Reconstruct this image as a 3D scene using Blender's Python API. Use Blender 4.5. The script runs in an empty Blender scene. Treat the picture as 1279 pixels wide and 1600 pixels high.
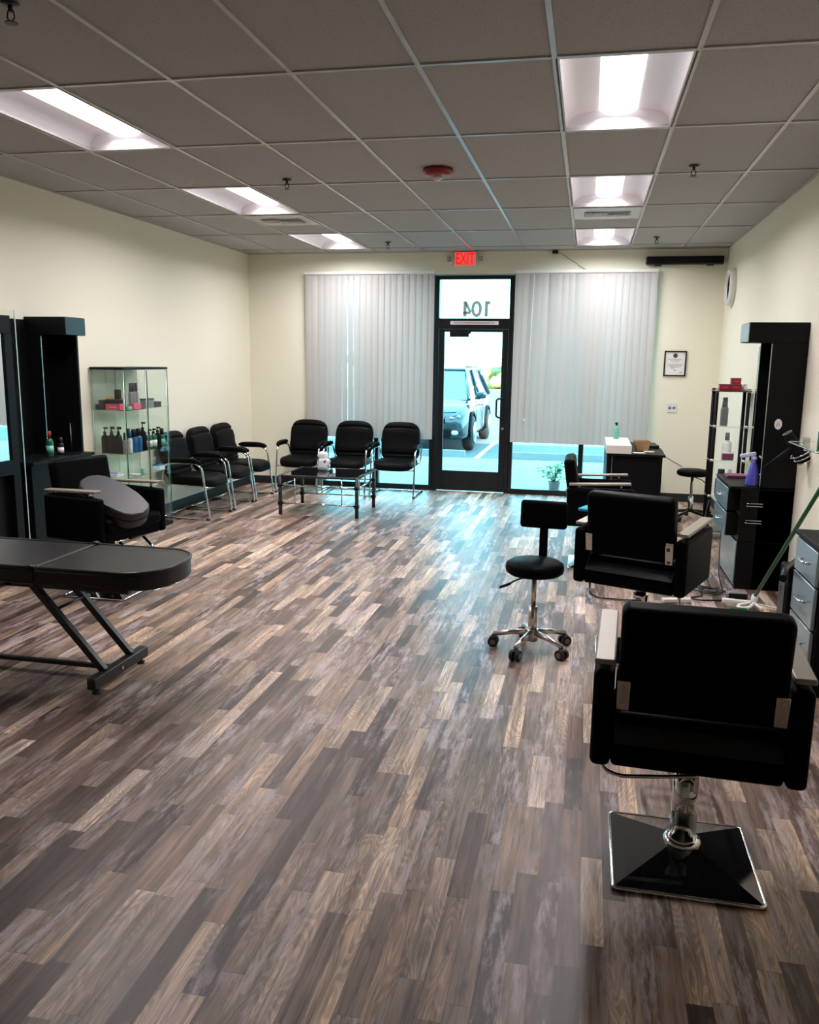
import bpy, bmesh, math, random
from mathutils import Vector, Matrix
random.seed(7)
C = bpy.context.scene.collection
S = bpy.context.scene
PI = math.pi
R = math.radians

# ------------------------------------------------------------------ camera
cam_d = bpy.data.cameras.new('camera')
cam = bpy.data.objects.new('camera', cam_d); C.objects.link(cam)
yaw, pitch, roll = .2069, .1801, .0137
fwd = Vector((-math.sin(yaw)*math.cos(pitch), math.cos(yaw)*math.cos(pitch), -math.sin(pitch)))
rgt = Vector((math.cos(yaw), math.sin(yaw), 0)); upv = rgt.cross(fwd)
r2 = math.cos(roll)*rgt + math.sin(roll)*upv
u2 = -math.sin(roll)*rgt + math.cos(roll)*upv
M = Matrix((r2, u2, -fwd)).transposed().to_4x4()
M.translation = Vector((.2171, -3.9965, 1.6506))
cam.matrix_world = M
cam_d.sensor_fit = 'VERTICAL'; cam_d.sensor_height = 24
cam_d.lens = 24*1300.96/1600
cam_d.clip_end = 400
S.camera = cam
# ------------------------------------------------------------------ light
S.view_settings.view_transform = 'Standard'
S.view_settings.look = 'None'
S.view_settings.exposure = 0.0
S.view_settings.gamma = 1.0
S.view_settings.use_curve_mapping = False
S.cycles.max_bounces = 8
S.cycles.diffuse_bounces = 5
S.cycles.transparent_max_bounces = 24
S.cycles.sample_clamp_indirect = 6
SKY = (2.7, 7.4, 9.2)
LAMP = 38.5
SUN = 26.0
world = bpy.data.worlds.new('world'); S.world = world
world.use_nodes = True
world.node_tree.nodes['Background'].inputs[0].default_value = (SKY[0], SKY[1], SKY[2], 1)
world.node_tree.nodes['Background'].inputs[1].default_value = 1.0
sun_d = bpy.data.lights.new('sun', 'SUN'); sun_d.energy = SUN; sun_d.angle = .01
sun_d.color = (1, .93, .78)
sun = bpy.data.objects.new('sun', sun_d); C.objects.link(sun)
sd = Vector((-1.3, 1.6, -1.0))
sun.rotation_euler = sd.to_track_quat('-Z', 'Y').to_euler()
sun.location = (20, -20, 25)

# ------------------------------------------------------------------ materials
class NT:
    def __init__(s, name):
        s.m = bpy.data.materials.new(name); s.m.use_nodes = True
        s.t = s.m.node_tree; s.n = s.t.nodes; s.b = s.n['Principled BSDF']
        s.out = s.n['Material Output']
    def new(s, typ, **k):
        n = s.n.new(typ)
        for a, v in k.items(): setattr(n, a, v)
        return n
    def put(s, sock, v):
        if hasattr(v, 'is_output') or isinstance(v, bpy.types.NodeSocket): s.t.links.new(v, sock)
        else: sock.default_value = v
    def math(s, op, a, b=None, c=None):
        n = s.new('ShaderNodeMath', operation=op)
        s.put(n.inputs[0], a)
        if b is not None: s.put(n.inputs[1], b)
        if c is not None: s.put(n.inputs[2], c)
        return n.outputs[0]
    def mix(s, f, a, b, blend='MIX'):
        n = s.new('ShaderNodeMix', data_type='RGBA', blend_type=blend)
        s.put(n.inputs[0], f); s.put(n.inputs[6], a); s.put(n.inputs[7], b)
        return n.outputs[2]
    def ramp(s, f, stops, interp='LINEAR'):
        n = s.new('ShaderNodeValToRGB'); cr = n.color_ramp; cr.interpolation = interp
        while len(cr.elements) < len(stops): cr.elements.new(.5)
        for e, (p, c) in zip(cr.elements, stops):
            e.position = p; e.color = (c[0], c[1], c[2], 1) if not isinstance(c, (int, float)) else (c, c, c, 1)
        s.put(n.inputs[0], f)
        return n.outputs[0]
    def noise(s, vec, scale, detail=4, rough=.5, dim='3D'):
        n = s.new('ShaderNodeTexNoise', noise_dimensions=dim)
        if vec is not None: s.put(n.inputs['Vector'], vec)
        n.inputs['Scale'].default_value = scale; n.inputs['Detail'].default_value = detail
        n.inputs['Roughness'].default_value = rough
        return n.outputs[0]
    def comb(s, x, y, z=0.0):
        n = s.new('ShaderNodeCombineXYZ')
        s.put(n.inputs[0], x); s.put(n.inputs[1], y); s.put(n.inputs[2], z)
        return n.outputs[0]
    def obj_xyz(s):
        tc = s.new('ShaderNodeTexCoord'); sp = s.new('ShaderNodeSeparateXYZ')
        s.t.links.new(tc.outputs['Object'], sp.inputs[0])
        return sp.outputs[0], sp.outputs[1], sp.outputs[2], tc.outputs['Object']
    def bump(s, h, strength, dist=.01):
        n = s.new('ShaderNodeBump'); n.inputs['Strength'].default_value = strength
        n.inputs['Distance'].default_value = dist
        s.put(n.inputs['Height'], h); s.t.links.new(n.outputs[0], s.b.inputs['Normal'])

def col4(c): return (c[0], c[1], c[2], 1)
def mat(name, color, rough=.5, metal=0.0, spec=.5, bump=None, emit=None, es=1.0, coat=0.0, var=0.0):
    k = NT(name)
    k.b.inputs['Base Color'].default_value = col4(color)
    k.b.inputs['Roughness'].default_value = rough
    k.b.inputs['Metallic'].default_value = metal
    k.b.inputs['Specular IOR Level'].default_value = spec
    k.b.inputs['Coat Weight'].default_value = coat
    k.b.inputs['Coat Roughness'].default_value = .05
    if bump or var:
        x, y, z, v = k.obj_xyz()
        n = k.noise(v, bump[0] if bump else 8, 4)
        if bump: k.bump(n, bump[1], bump[2])
        if var:
            k.put(k.b.inputs['Base Color'], k.mix(n, col4([c*(1-var) for c in color]), col4([min(1, c*(1+var)) for c in color])))
    if emit:
        k.b.inputs['Emission Color'].default_value = col4(emit)
        k.b.inputs['Emission Strength'].default_value = es
    return k.m
def glass(name, tint=(.93, .97, .96), refl=(1, 1, 1), rough=0.0, boost=1.0):
    k = NT(name); k.n.remove(k.b)
    tr = k.new('ShaderNodeBsdfTransparent'); tr.inputs[0].default_value = col4(tint)
    gl = k.new('ShaderNodeBsdfGlossy'); gl.inputs['Roughness'].default_value = rough; gl.inputs['Color'].default_value = col4(refl)
    fr = k.new('ShaderNodeFresnel'); ge = k.new('ShaderNodeNewGeometry')
    k.put(fr.inputs[0], k.math('SUBTRACT', 1.45, k.math('MULTIPLY', ge.outputs['Backfacing'], 1.45-1/1.45)))
    mx = k.new('ShaderNodeMixShader')
    k.put(mx.inputs[0], k.math('MULTIPLY', fr.outputs[0], boost))
    k.t.links.new(tr.outputs[0], mx.inputs[1]); k.t.links.new(gl.outputs[0], mx.inputs[2])
    k.t.links.new(mx.outputs[0], k.out.inputs[0])
    return k.m

def floor_material():
    k = NT('worn vinyl planks')
    x, y, z, v = k.obj_xyz()
    W = .0685
    rowf = k.math('DIVIDE', x, W)
    row = k.math('FLOOR', rowf)
    fx = k.math('FRACT', rowf)
    wn = k.new('ShaderNodeTexWhiteNoise', noise_dimensions='1D'); k.put(wn.inputs['W'], row)
    r1 = wn.outputs['Value']
    wn2 = k.new('ShaderNodeTexWhiteNoise', noise_dimensions='1D'); k.put(wn2.inputs['W'], k.math('ADD', row, 37.3))
    L = k.math('ADD', k.math('MULTIPLY', wn2.outputs['Value'], .35), .42)
    yf = k.math('ADD', k.math('DIVIDE', y, L), k.math('MULTIPLY', r1, 17.0))
    colf = k.math('FLOOR', yf); fy = k.math('FRACT', yf)
    cell = k.new('ShaderNodeTexWhiteNoise', noise_dimensions='2D'); k.put(cell.inputs['Vector'], k.comb(row, colf))
    cv = cell.outputs['Value']
    sp = k.new('ShaderNodeSeparateColor'); k.t.links.new(cell.outputs['Color'], sp.inputs[0])
    c1, c2, c3 = sp.outputs
    base = k.ramp(cv, [(0, (.045, .030, .025)), (.14, (.085, .055, .042)), (.30, (.15, .105, .082)), (.46, (.19, .150, .128)),
                       (.60, (.25, .175, .125)), (.74, (.29, .235, .20)), (.88, (.46, .35, .25)), (1, (.52, .44, .37))])
    # long grain, own to each strip
    off = k.math('MULTIPLY', cv, 91.0)
    gv = k.comb(k.math('MULTIPLY', x, 75.0), k.math('ADD', k.math('MULTIPLY', y, 3.2), off), off)
    grain = k.noise(gv, 1.0, 6, .62)
    gv2 = k.comb(k.math('MULTIPLY', x, 16.0), k.math('ADD', k.math('MULTIPLY', y, 2.0), off), k.math('ADD', off, 9.0))
    broad = k.noise(gv2, 1.0, 5, .6)
    g1 = k.ramp(grain, [(.30, .38), (.5, 1.0), (.70, 1.40)])
    c = k.mix(1.0, base, g1, 'MULTIPLY')
    g2 = k.ramp(broad, [(.28, .42), (.5, .98), (.72, 1.60)])
    c = k.mix(1.0, c, g2, 'MULTIPLY')
    # oval growth rings on some strips
    cn = k.noise(k.comb(k.math('MULTIPLY', x, 9.0), k.math('ADD', k.math('MULTIPLY', y, 1.5), off), off), 1.0, 2, .4)
    ring = k.ramp(k.math('SINE', k.math('MULTIPLY', cn, 190.0)), [(.0, .48), (.45, 1.12), (1.0, 1.12)])
    ringm = k.math('MULTIPLY', k.math('GREATER_THAN', c1, .60), .45)
    c = k.mix(ringm, c, k.mix(1.0, c, ring, 'MULTIPLY'))
    # chalky lilac white wash rubbed onto other strips
    wvv = k.comb(k.math('MULTIPLY', x, 30.0), k.math('MULTIPLY', y, 4.5), k.math('MULTIPLY', row, 0.0))
    patch = k.noise(k.comb(k.math('MULTIPLY', x, 5.0), k.math('MULTIPLY', y, 1.4), 3.0), 1.0, 3)
    wash = k.noise(wvv, 1.0, 8, .72)
    wm = k.math('MULTIPLY', k.ramp(wash, [(.47, 0.0), (.60, 1.0)]), k.ramp(k.math('ADD', patch, k.math('MULTIPLY', c3, .22)), [(.56, 0.0), (.71, .85)]))
    c = k.mix(wm, c, (.42, .37, .40, 1))
    # dark rubbed blotches and knots
    blot = k.noise(k.comb(k.math('MULTIPLY', x, 40.0), k.math('MULTIPLY', y, 7.0), off), 1.0, 7, .7)
    bm_ = k.math('MULTIPLY', k.ramp(blot, [(.57, 0.0), (.68, .75)]), k.math('GREATER_THAN', c2, .45))
    c = k.mix(bm_, c, (.055, .042, .040, 1))
    # seams
    sx = k.math('LESS_THAN', fx, .022); sy = k.math('LESS_THAN', fy, .004)
    seam = k.math('MULTIPLY', k.math('MAXIMUM', sx, sy), .5)
    c = k.mix(seam, c, (.03, .022, .02, 1))
    c = k.mix(1.0, c, (1.26, 1.16, 1.10, 1), 'MULTIPLY')
    k.put(k.b.inputs['Base Color'], c)
    k.put(k.b.inputs['Roughness'], k.math('ADD', k.math('MULTIPLY', grain, .14), .345))
    k.b.inputs['Specular IOR Level'].default_value = .42
    k.bump(k.math('SUBTRACT', grain, seam), .12, .002)
    return k.m

def tile_material():
    k = NT('fissured ceiling tile')
    x, y, z, v = k.obj_xyz()
    n = k.noise(v, 160, 3, .6)
    big = k.noise(v, 1.3, 2)
    c = k.mix(k.ramp(n, [(.36, 1.0), (.46, 0.0)]), (.45, .445, .435, 1), (.28, .27, .265, 1))
    c = k.mix(k.math('MULTIPLY', big, .25), c, (.41, .40, .39, 1))
    k.put(k.b.inputs['Base Color'], c); k.b.inputs['Roughness'].default_value = .95
    k.b.inputs['Specular IOR Level'].default_value = .1
    k.bump(n, .5, .003)
    return k.m

def blind_material():
    k = NT('vertical blind fabric')
    k.n.remove(k.b)
    x, y, z, v = k.obj_xyz()
    d = k.new('ShaderNodeBsdfDiffuse'); d.inputs[0].default_value = (.53, .525, .505, 1)
    t = k.new('ShaderNodeBsdfTranslucent'); t.inputs[0].default_value = (.50, .34, .30, 1)
    mx = k.new('ShaderNodeMixShader'); mx.inputs[0].default_value = .13
    k.t.links.new(d.outputs[0], mx.inputs[1]); k.t.links.new(t.outputs[0], mx.inputs[2])
    k.t.links.new(mx.outputs[0], k.out.inputs[0])
    return k.m

MT = {}
MT['floor'] = floor_material()
MT['tile'] = tile_material()
MT['blind'] = blind_material()
MT['wall'] = mat('cream wall paint', (.855, .83, .675), .62, bump=(90, .12, .002), var=.02)
MT['tbar'] = mat('white ceiling grid enamel', (.46, .45, .43), .27)
MT['base'] = mat('dark vinyl baseboard', (.022, .025, .027), .5, spec=.25)
MT['bronze'] = mat('dark bronze door frame', (.008, .008, .010), .38, metal=.2, bump=(60, .05, .001))
MT['leather'] = mat('black vinyl upholstery', (.003, .003, .0035), .46, spec=.035, bump=(150, .10, .001))
MT['leather_soft'] = mat('black bonded leather', (.004, .004, .0045), .48, spec=.07, bump=(120, .14, .0015))
MT['bed'] = mat('black bed vinyl', (.012, .012, .013), .36, spec=.32, bump=(220, .16, .001))
MT['grey_leather'] = mat('grey vinyl', (.028, .027, .028), .45, spec=.4, bump=(150, .1, .001))
MT['chrome'] = mat('polished chrome', (.80, .80, .80), .08, metal=1.0)
MT['steel'] = mat('brushed steel', (.70, .68, .64), .28, metal=1.0, bump=(200, .06, .0005))
MT['armcap'] = mat('satin arm cap', (.34, .31, .26), .42, metal=.35)
MT['blackchrome'] = mat('black lacquer base', (.010, .011, .014), .05, metal=0.0, spec=.9, coat=1.0)
MT['black'] = mat('black plastic', (.006, .006, .007), .40, spec=.3)
MT['blackmatte'] = mat('matt black', (.005, .005, .006), .6, spec=.12)
MT['laminate'] = mat('black laminate', (.004, .0045, .005), .45, spec=.14, bump=(40, .04, .001))
MT['seat_vinyl_sheen'] = mat('black seat vinyl with light sheen', (.012, .012, .012), .40, spec=.35)  # grey sheen of caught light put into the black vinyl's colour
MT['laminate_gloss'] = mat('glossy black laminate', (.006, .010, .011), .3, spec=.45)
MT['drawer'] = mat('drawer front with window sheen', (.30, .42, .46), .26, metal=.55)  # blue of the reflected window light is painted into this base colour
MT['blackmetal'] = mat('black painted metal', (.020, .020, .022), .35, bump=(90, .05, .0005))
MT['mirror'] = mat('mirror', (.88, .93, .91), .01, metal=1.0)
MT['glass'] = glass('clear glass', (.955, .985, .975))
MT['cabglass'] = glass('green tinted glass', (.955, .982, .970), boost=.6)
MT['cabback'] = glass('green glass shelf', (.88, .95, .92), boost=1.4)
MT['pane'] = glass('window pane', (.95, .98, .985))
MT['blackglass'] = mat('black glass', (.006, .007, .009), .04, spec=.7, coat=.6)
MT['white'] = mat('white plastic', (.78, .78, .76), .4)
MT['whitepaint'] = mat('white lacquer', (.80, .79, .76), .35)
MT['offwhite'] = mat('warm white panel', (.72, .69, .63), .45)
MT['reflector'] = mat('lamp reflector', (.92, .88, .92), .35)
MT['lamp'] = mat('lamp diffuser', (.9, .9, .9), .5, emit=(1, .93, .985), es=3.6)
MT['red'] = mat('red plastic', (.30, .012, .015), .35)
MT['redbox'] = mat('dark red carton', (.26, .010, .014), .4)
MT['pink'] = mat('pink plastic', (.72, .05, .12), .35)
MT['smoke'] = mat('red alarm housing', (.26, .014, .018), .35)
MT['exitred'] = mat('lit red sign letters', (.8, .02, .02), .5, emit=(1, .004, .006), es=.95)
MT['exitface'] = mat('red sign face', (.5, .10, .08), .5, emit=(1, .16, .12), es=.50)
MT['green'] = mat('green enamel', (.008, .10, .025), .35)
MT['greenbottle'] = mat('green bottle', (.01, .11, .045), .25)
MT['mint'] = mat('mint bottle', (.16, .55, .40), .3)
MT['blue'] = mat('blue bottle', (.01, .10, .26), .22)
MT['teal'] = mat('teal towel', (.02, .45, .60), .8)
MT['indigo'] = mat('violet blue liquid bottle', (.09, .09, .50), .18, spec=.7)
MT['lilac'] = mat('pale lilac plastic', (.60, .60, .80), .35)
MT['cardboard'] = mat('tan cardboard', (.40, .24, .11), .75, var=.1)
MT['paper'] = mat('paper', (.80, .80, .80), .7)
MT['ink'] = mat('print ink', (.05, .05, .055), .6)
MT['greyink'] = mat('grey print', (.33, .34, .36), .7)
MT['frost'] = glass('sea green film numeral', (.30, .23, .20), boost=.3)
MT['clock'] = mat('grey clock rim', (.25, .25, .24), .35, metal=.4)
MT['grey'] = mat('grey plastic', (.20, .20, .21), .45)
MT['vent'] = mat('dark vent louvre', (.10, .10, .10), .5)
MT['rubber'] = mat('black rubber', (.012, .012, .012), .6)
MT['gold'] = mat('gold lid', (.70, .45, .15), .3, metal=.8)
MT['purple'] = mat('plum label', (.16, .03, .09), .5)
MT['pot'] = mat('pale pot', (.22, .28, .29), .6)
MT['leaf'] = mat('green leaf', (.04, .24, .06), .5, var=.3)
MT['concrete'] = mat('pale sidewalk concrete', (.24, .26, .26), .85, bump=(30, .2, .004), var=.06)
MT['asphalt'] = mat('asphalt', (.095, .105, .11), .9, bump=(120, .3, .004), var=.15)
MT['paint'] = mat('white road paint', (.66, .66, .64), .8)
MT['stucco'] = mat('exterior stucco', (.50, .46, .40), .9, bump=(60, .3, .004))
MT['carpaint'] = mat('dark navy car paint', (.004, .014, .026), .22, metal=.1, coat=1.0)
MT['carglass'] = mat('car glass', (.012, .03, .04), .03, spec=.8, coat=1.0)
MT['tyre'] = mat('tyre rubber', (.012, .012, .014), .7)
MT['bush'] = mat('sunlit foliage', (.28, .32, .12), .8, var=.3)
MT['grass'] = mat('dry grass verge', (.36, .36, .14), .9, var=.3)

# ------------------------------------------------------------------ builders
class B:
    def __init__(s): s.bm = bmesh.new(); s.smooth = False
    def _add(s, verts, faces, smooth=False):
        vs = [s.bm.verts.new(v) for v in verts]
        out = []
        for f in faces:
            try:
                fc = s.bm.faces.new([vs[i] for i in f]); fc.smooth = smooth; out.append(fc)
            except ValueError: pass
        return vs, out
    def box(s, x0, x1, y0, y1, z0, z1, bev=0.0, seg=2, M=None):
        v = [(x, y, z) for z in (z0, z1) for y in (y0, y1) for x in (x0, x1)]
        if M is not None: v = [M @ Vector(p) for p in v]
        vs, fs = s._add(v, [(0, 2, 3, 1), (4, 5, 7, 6), (0, 1, 5, 4), (2, 6, 7, 3), (0, 4, 6, 2), (1, 3, 7, 5)])
        if bev:
            es = list({e for f in fs for e in f.edges})
            r = bmesh.ops.bevel(s.bm, geom=es, offset=bev, segments=seg, profile=.5, affect='EDGES', clamp_overlap=True)
            for f in r['faces']: f.smooth = True
        return s
    def cyl(s, a, b, r, r1=None, n=16, caps=True, smooth=True):
        a = Vector(a); b = Vector(b); r1 = r if r1 is None else r1
        d = (b-a).normalized(); q = d.to_track_quat('Z', 'Y')
        va = [a + q @ Vector((r*math.cos(2*PI*i/n), r*math.sin(2*PI*i/n), 0)) for i in range(n)]
        vb = [b + q @ Vector((r1*math.cos(2*PI*i/n), r1*math.sin(2*PI*i/n), 0)) for i in range(n)]
        vs, _ = s._add(va+vb, [(i, (i+1) % n, n+(i+1) % n, n+i) for i in range(n)], smooth)
        if caps:
            for idx in (list(range(n))[::-1], list(range(n, 2*n))):
                try: s.bm.faces.new([vs[i] for i in idx])
                except ValueError: pass
        return s
    def tube(s, pts, r, n=10, closed=False, fillet=0.0, caps=True):
        P = [Vector(p) for p in pts]
        if fillet: P = fillet_path(P, fillet, closed)
        m = len(P); rings = []
        prev = None
        for i, p in enumerate(P):
            if closed: t = (P[(i+1) % m]-P[i-1])
            elif i == 0: t = P[1]-P[0]
            elif i == m-1: t = P[-1]-P[-2]
            else: t = (P[i+1]-P[i]).normalized()+(P[i]-P[i-1]).normalized()
            t = t.normalized() if t.length > 1e-9 else Vector((0, 0, 1))
            if prev is None:
                u = t.orthogonal().normalized()
            else:
                u = prev - t*prev.dot(t)
                u = u.normalized() if u.length > 1e-6 else t.orthogonal().normalized()
            prev = u; w = t.cross(u)
            rr = r[i] if isinstance(r, (list, tuple)) else r
            rings.append([s.bm.verts.new(p+u*rr*math.cos(2*PI*k/n)+w*rr*math.sin(2*PI*k/n)) for k in range(n)])
        rng = range(m) if closed else range(m-1)
        for i in rng:
            A = rings[i]; Bq = rings[(i+1) % m]
            for k in range(n):
                f = s.bm.faces.new((A[k], A[(k+1) % n], Bq[(k+1) % n], Bq[k])); f.smooth = True
        if caps and not closed:
            s.bm.faces.new(rings[0][::-1]); s.bm.faces.new(rings[-1])
        return s
    def lathe(s, prof, cx=0, cy=0, cz=0, n=20, M=None):
        rings = []
        for r, z in prof:
            if r < 1e-5: rings.append([s.bm.verts.new((M @ Vector((cx, cy, cz+z))) if M else (cx, cy, cz+z))])
            else:
                ring = []
                for k in range(n):
                    p = Vector((cx+r*math.cos(2*PI*k/n), cy+r*math.sin(2*PI*k/n), cz+z))
                    ring.append(s.bm.verts.new(M @ p if M else p))
                rings.append(ring)
        for A, Bq in zip(rings, rings[1:]):
            for k in range(n):
                a, b, c, d = A[k % len(A)], A[(k+1) % len(A)], Bq[(k+1) % len(Bq)], Bq[k % len(Bq)]
                vs = []
                for q in (a, b, c, d):
                    if q not in vs: vs.append(q)
                if len(vs) > 2:
                    try: f = s.bm.faces.new(vs); f.smooth = True
                    except ValueError: pass
        for Rg, rev in ((rings[0], True), (rings[-1], False)):
            if len(Rg) > 2:
                try: s.bm.faces.new(Rg[::-1] if rev else Rg)
                except ValueError: pass
        return s
    def prism(s, poly, z0, z1, M=None, bev=0.0, seg=3, smooth=False):
        n = len(poly)
        v = [Vector((p[0], p[1], z0)) for p in poly]+[Vector((p[0], p[1], z1)) for p in poly]
        if M is not None: v = [M @ p for p in v]
        vs, fs = s._add(v, [tuple(range(n))[::-1], tuple(range(n, 2*n))]+[(i, (i+1) % n, n+(i+1) % n, n+i) for i in range(n)])
        if smooth:
            for f in fs[2:]: f.smooth = True
        if bev:
            es = [e for f in fs[:2] for e in f.edges]
            r = bmesh.ops.bevel(s.bm, geom=list(set(es)), offset=bev, segments=seg, profile=.5, affect='EDGES', clamp_overlap=True)
            for f in r['faces']: f.smooth = True
        return s
    def pad(s, cx, cy, cz, hx, hy, hz, p=4.0, nu=28, nv=14, M=None, fn=None):
        """superellipsoid cushion"""
        def sg(v, e): return math.copysign(abs(v)**e, v)
        e = 2.0/p; rings = []
        for j in range(nv+1):
            ph = -PI/2+PI*j/nv
            ring = []
            for i in range(nu):
                th = 2*PI*i/nu
                q = Vector((hx*sg(math.cos(ph), e)*sg(math.cos(th), e), hy*sg(math.cos(ph), e)*sg(math.sin(th), e), hz*sg(math.sin(ph), e)))
                if fn: q = fn(q)
                q = q+Vector((cx, cy, cz))
                ring.append(s.bm.verts.new(M @ q if M else q))
            rings.append(ring)
        for A, Bq in zip(rings, rings[1:]):
            for k in range(nu):
                f = s.bm.faces.new((A[k], A[(k+1) % nu], Bq[(k+1) % nu], Bq[k])); f.smooth = True
        bmesh.ops.remove_doubles(s.bm, verts=rings[0]+rings[-1], dist=1e-5)
        return s
def fillet_path(P, r, closed=False, seg=5):
    out = []; m = len(P)
    for i in range(m):
        if not closed and i in (0, m-1): out.append(P[i]); continue
        a, b, c = P[i-1], P[i], P[(i+1) % m]
        d1 = (a-b); d2 = (c-b); l = min(r, d1.length*.45, d2.length*.45)
        p0 = b+d1.normalized()*l; p2 = b+d2.normalized()*l
        for k in range(seg+1):
            t = k/seg
            out.append(p0*(1-t)**2+b*2*t*(1-t)+p2*t*t)
    return out
def rrect(w, h, r, n=5, cx=0, cy=0):
    pts = []
    for sx, sy, a0 in ((1, 1, 0), (-1, 1, 90), (-1, -1, 180), (1, -1, 270)):
        for k in range(n+1):
            a = R(a0+90*k/n)
            pts.append((cx+sx*(w/2-r)+r*math.cos(a), cy+sy*(h/2-r)+r*math.sin(a)))
    return pts
def obj(name, b, m, parent=None, recalc=True):
    if recalc: bmesh.ops.recalc_face_normals(b.bm, faces=b.bm.faces)
    me = bpy.data.meshes.new(name); b.bm.to_mesh(me); b.bm.free()
    me.materials.append(MT[m] if isinstance(m, str) else m)
    o = bpy.data.objects.new(name, me); C.objects.link(o)
    if parent: o.parent = parent
    return o
def thing(name, label, cat, loc=(0, 0, 0), rotz=0.0, group=None):
    o = bpy.data.objects.new(name, None); C.objects.link(o)
    o.empty_display_size = .1
    o.location = loc; o.rotation_euler = (0, 0, rotz)
    o['label'] = label; o['category'] = cat
    if group: o['group'] = group
    return o
def tag(o, label, cat, group=None, loc=None, rotz=None):
    o['label'] = label; o['category'] = cat
    if group: o['group'] = group
    if loc is not None: o.location = loc
    if rotz is not None: o.rotation_euler = (0, 0, rotz)
    return o
def struct(name, b, m, parent=None):
    o = obj(name, b, m, parent)
    if not parent: o['kind'] = 'structure'
    return o
def dup(root, loc=None, rotz=None, label=None, group=None):
    r = root.copy(); C.objects.link(r)
    if loc is not None: r.location = loc
    if rotz is not None: r.rotation_euler = (0, 0, rotz)
    if label: r['label'] = label
    if group: r['group'] = group
    for ch in list(root.children):
        c = ch.copy(); C.objects.link(c); c.parent = r
        for g in list(ch.children):
            d = g.copy(); C.objects.link(d); d.parent = c
    return r
def text(name, body, size, loc, rot, m, parent=None, depth=.001, align='CENTER', sx=1.0, bold=0.0, space=1.0):
    cu = bpy.data.curves.new(name, 'FONT'); cu.body = body; cu.size = size; cu.extrude = depth
    cu.align_x = align; cu.align_y = 'CENTER'; cu.offset = bold; cu.space_character = space
    t = bpy.data.objects.new(name, cu); C.objects.link(t)
    bpy.context.view_layer.update()
    me = bpy.data.meshes.new_from_object(t)
    bpy.data.objects.remove(t)
    me.materials.clear(); me.materials.append(MT[m])
    for v in me.vertices: v.co.x *= sx
    o = bpy.data.objects.new(name, me); C.objects.link(o)
    o.location = loc; o.rotation_euler = rot
    if parent: o.parent = parent
    return o

# ------------------------------------------------------------------ room shell
XL, XR, YB, YN, ZC = -4.16, 1.72, 6.49, -7.6, 2.97
struct('floor', B().box(XL-.15, XR+.15, YN-.15, YB+.16, -.12, 0), 'floor')
struct('wall_left', B().box(XL-.15, XL, YN-.15, YB+.16, 0, 3.3), 'wall')
struct('wall_right', B().box(XR, XR+.15, YN-.15, YB+.16, 0, 3.3), 'wall')
struct('wall_rear', B().box(XL, XR, YN-.15, YN, 0, 3.3), 'wall')
# window wall, with openings: left window, door, right window
WT = 2.70
b = B()
b.box(XL, -3.20, YB, YB+.16, 0, 3.3)
b.box(-3.20, .93, YB, YB+.16, WT, 3.3)
b.box(.93, XR, YB, YB+.16, 0, 3.3)
struct('wall_window_side', b, 'wall')
# outside face of the building with its parapet (it shades the sidewalk)
struct('wall_exterior', B().box(-14, 14, YB+.17, YB+.30, 2.72, 4.75).box(-14, -3.20, YB+.17, YB+.30, -.05, 2.72).box(.93, 14, YB+.17, YB+.30, -.05, 2.72), 'stucco')
struct('roof_slab', B().box(-14, 14, YN-.2, YB+.17, 3.31, 3.5), 'stucco')
# baseboards
b = B().box(XL, XL+.012, YN, YB, 0, .10, .003); struct('baseboard_left', b, 'base')
b = B().box(XR-.012, XR, YN, YB, 0, .10, .003); struct('baseboard_right', b, 'base')
b = B().box(XL+.012, -3.22, YB-.012, YB, 0, .10, .003).box(.95, XR-.012, YB-.012, YB, 0, .10, .003); struct('baseboard_back', b, 'base')

# ceiling: 2 ft by 4 ft tiles on a T-bar grid
T = .6096
cols = [XL]+[i*T for i in range(-6, 3)]+[XR]
rows = [YN]+[j*2*T for j in range(-6, 6)]+[YB]
fix_cols = {-5: 'left', 0: 'right'}
LIT = (0, 2, 4)
EXTRA = ()
def is_fix(ci, rj):
    return any(abs(cols[ci]-i*T) < .01 for i in fix_cols) and any(abs(rows[rj]-j*2*T) < .01 for j in LIT+EXTRA)
bt = B()
for ci in range(len(cols)-1):
    for rj in range(len(rows)-1):
        if is_fix(ci, rj): continue
        bt.box(cols[ci]+.004, cols[ci+1]-.004, rows[rj]+.004, rows[rj+1]-.004, ZC+.004, ZC+.018)
struct('ceiling', bt, 'tile')
struct('ceiling_plenum', B().box(XL, XR, YN, YB, 3.24, 3.28), 'blackmatte')
bg = B()
for x in cols[1:-1]: bg.box(x-.012, x+.012, YN, YB, ZC-.004, ZC+.004)
for y in rows[1:-1]: bg.box(XL, XR, y-.012, y+.012, ZC-.0045, ZC+.0035)
bg.box(XL, XL+.02, YN, YB, ZC-.004, ZC+.004).box(XR-.02, XR, YN, YB, ZC-.004, ZC+.004)
bg.box(XL, XR, YB-.02, YB, ZC-.004, ZC+.004)
struct('trim_1', bg, 'tbar')

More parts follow.
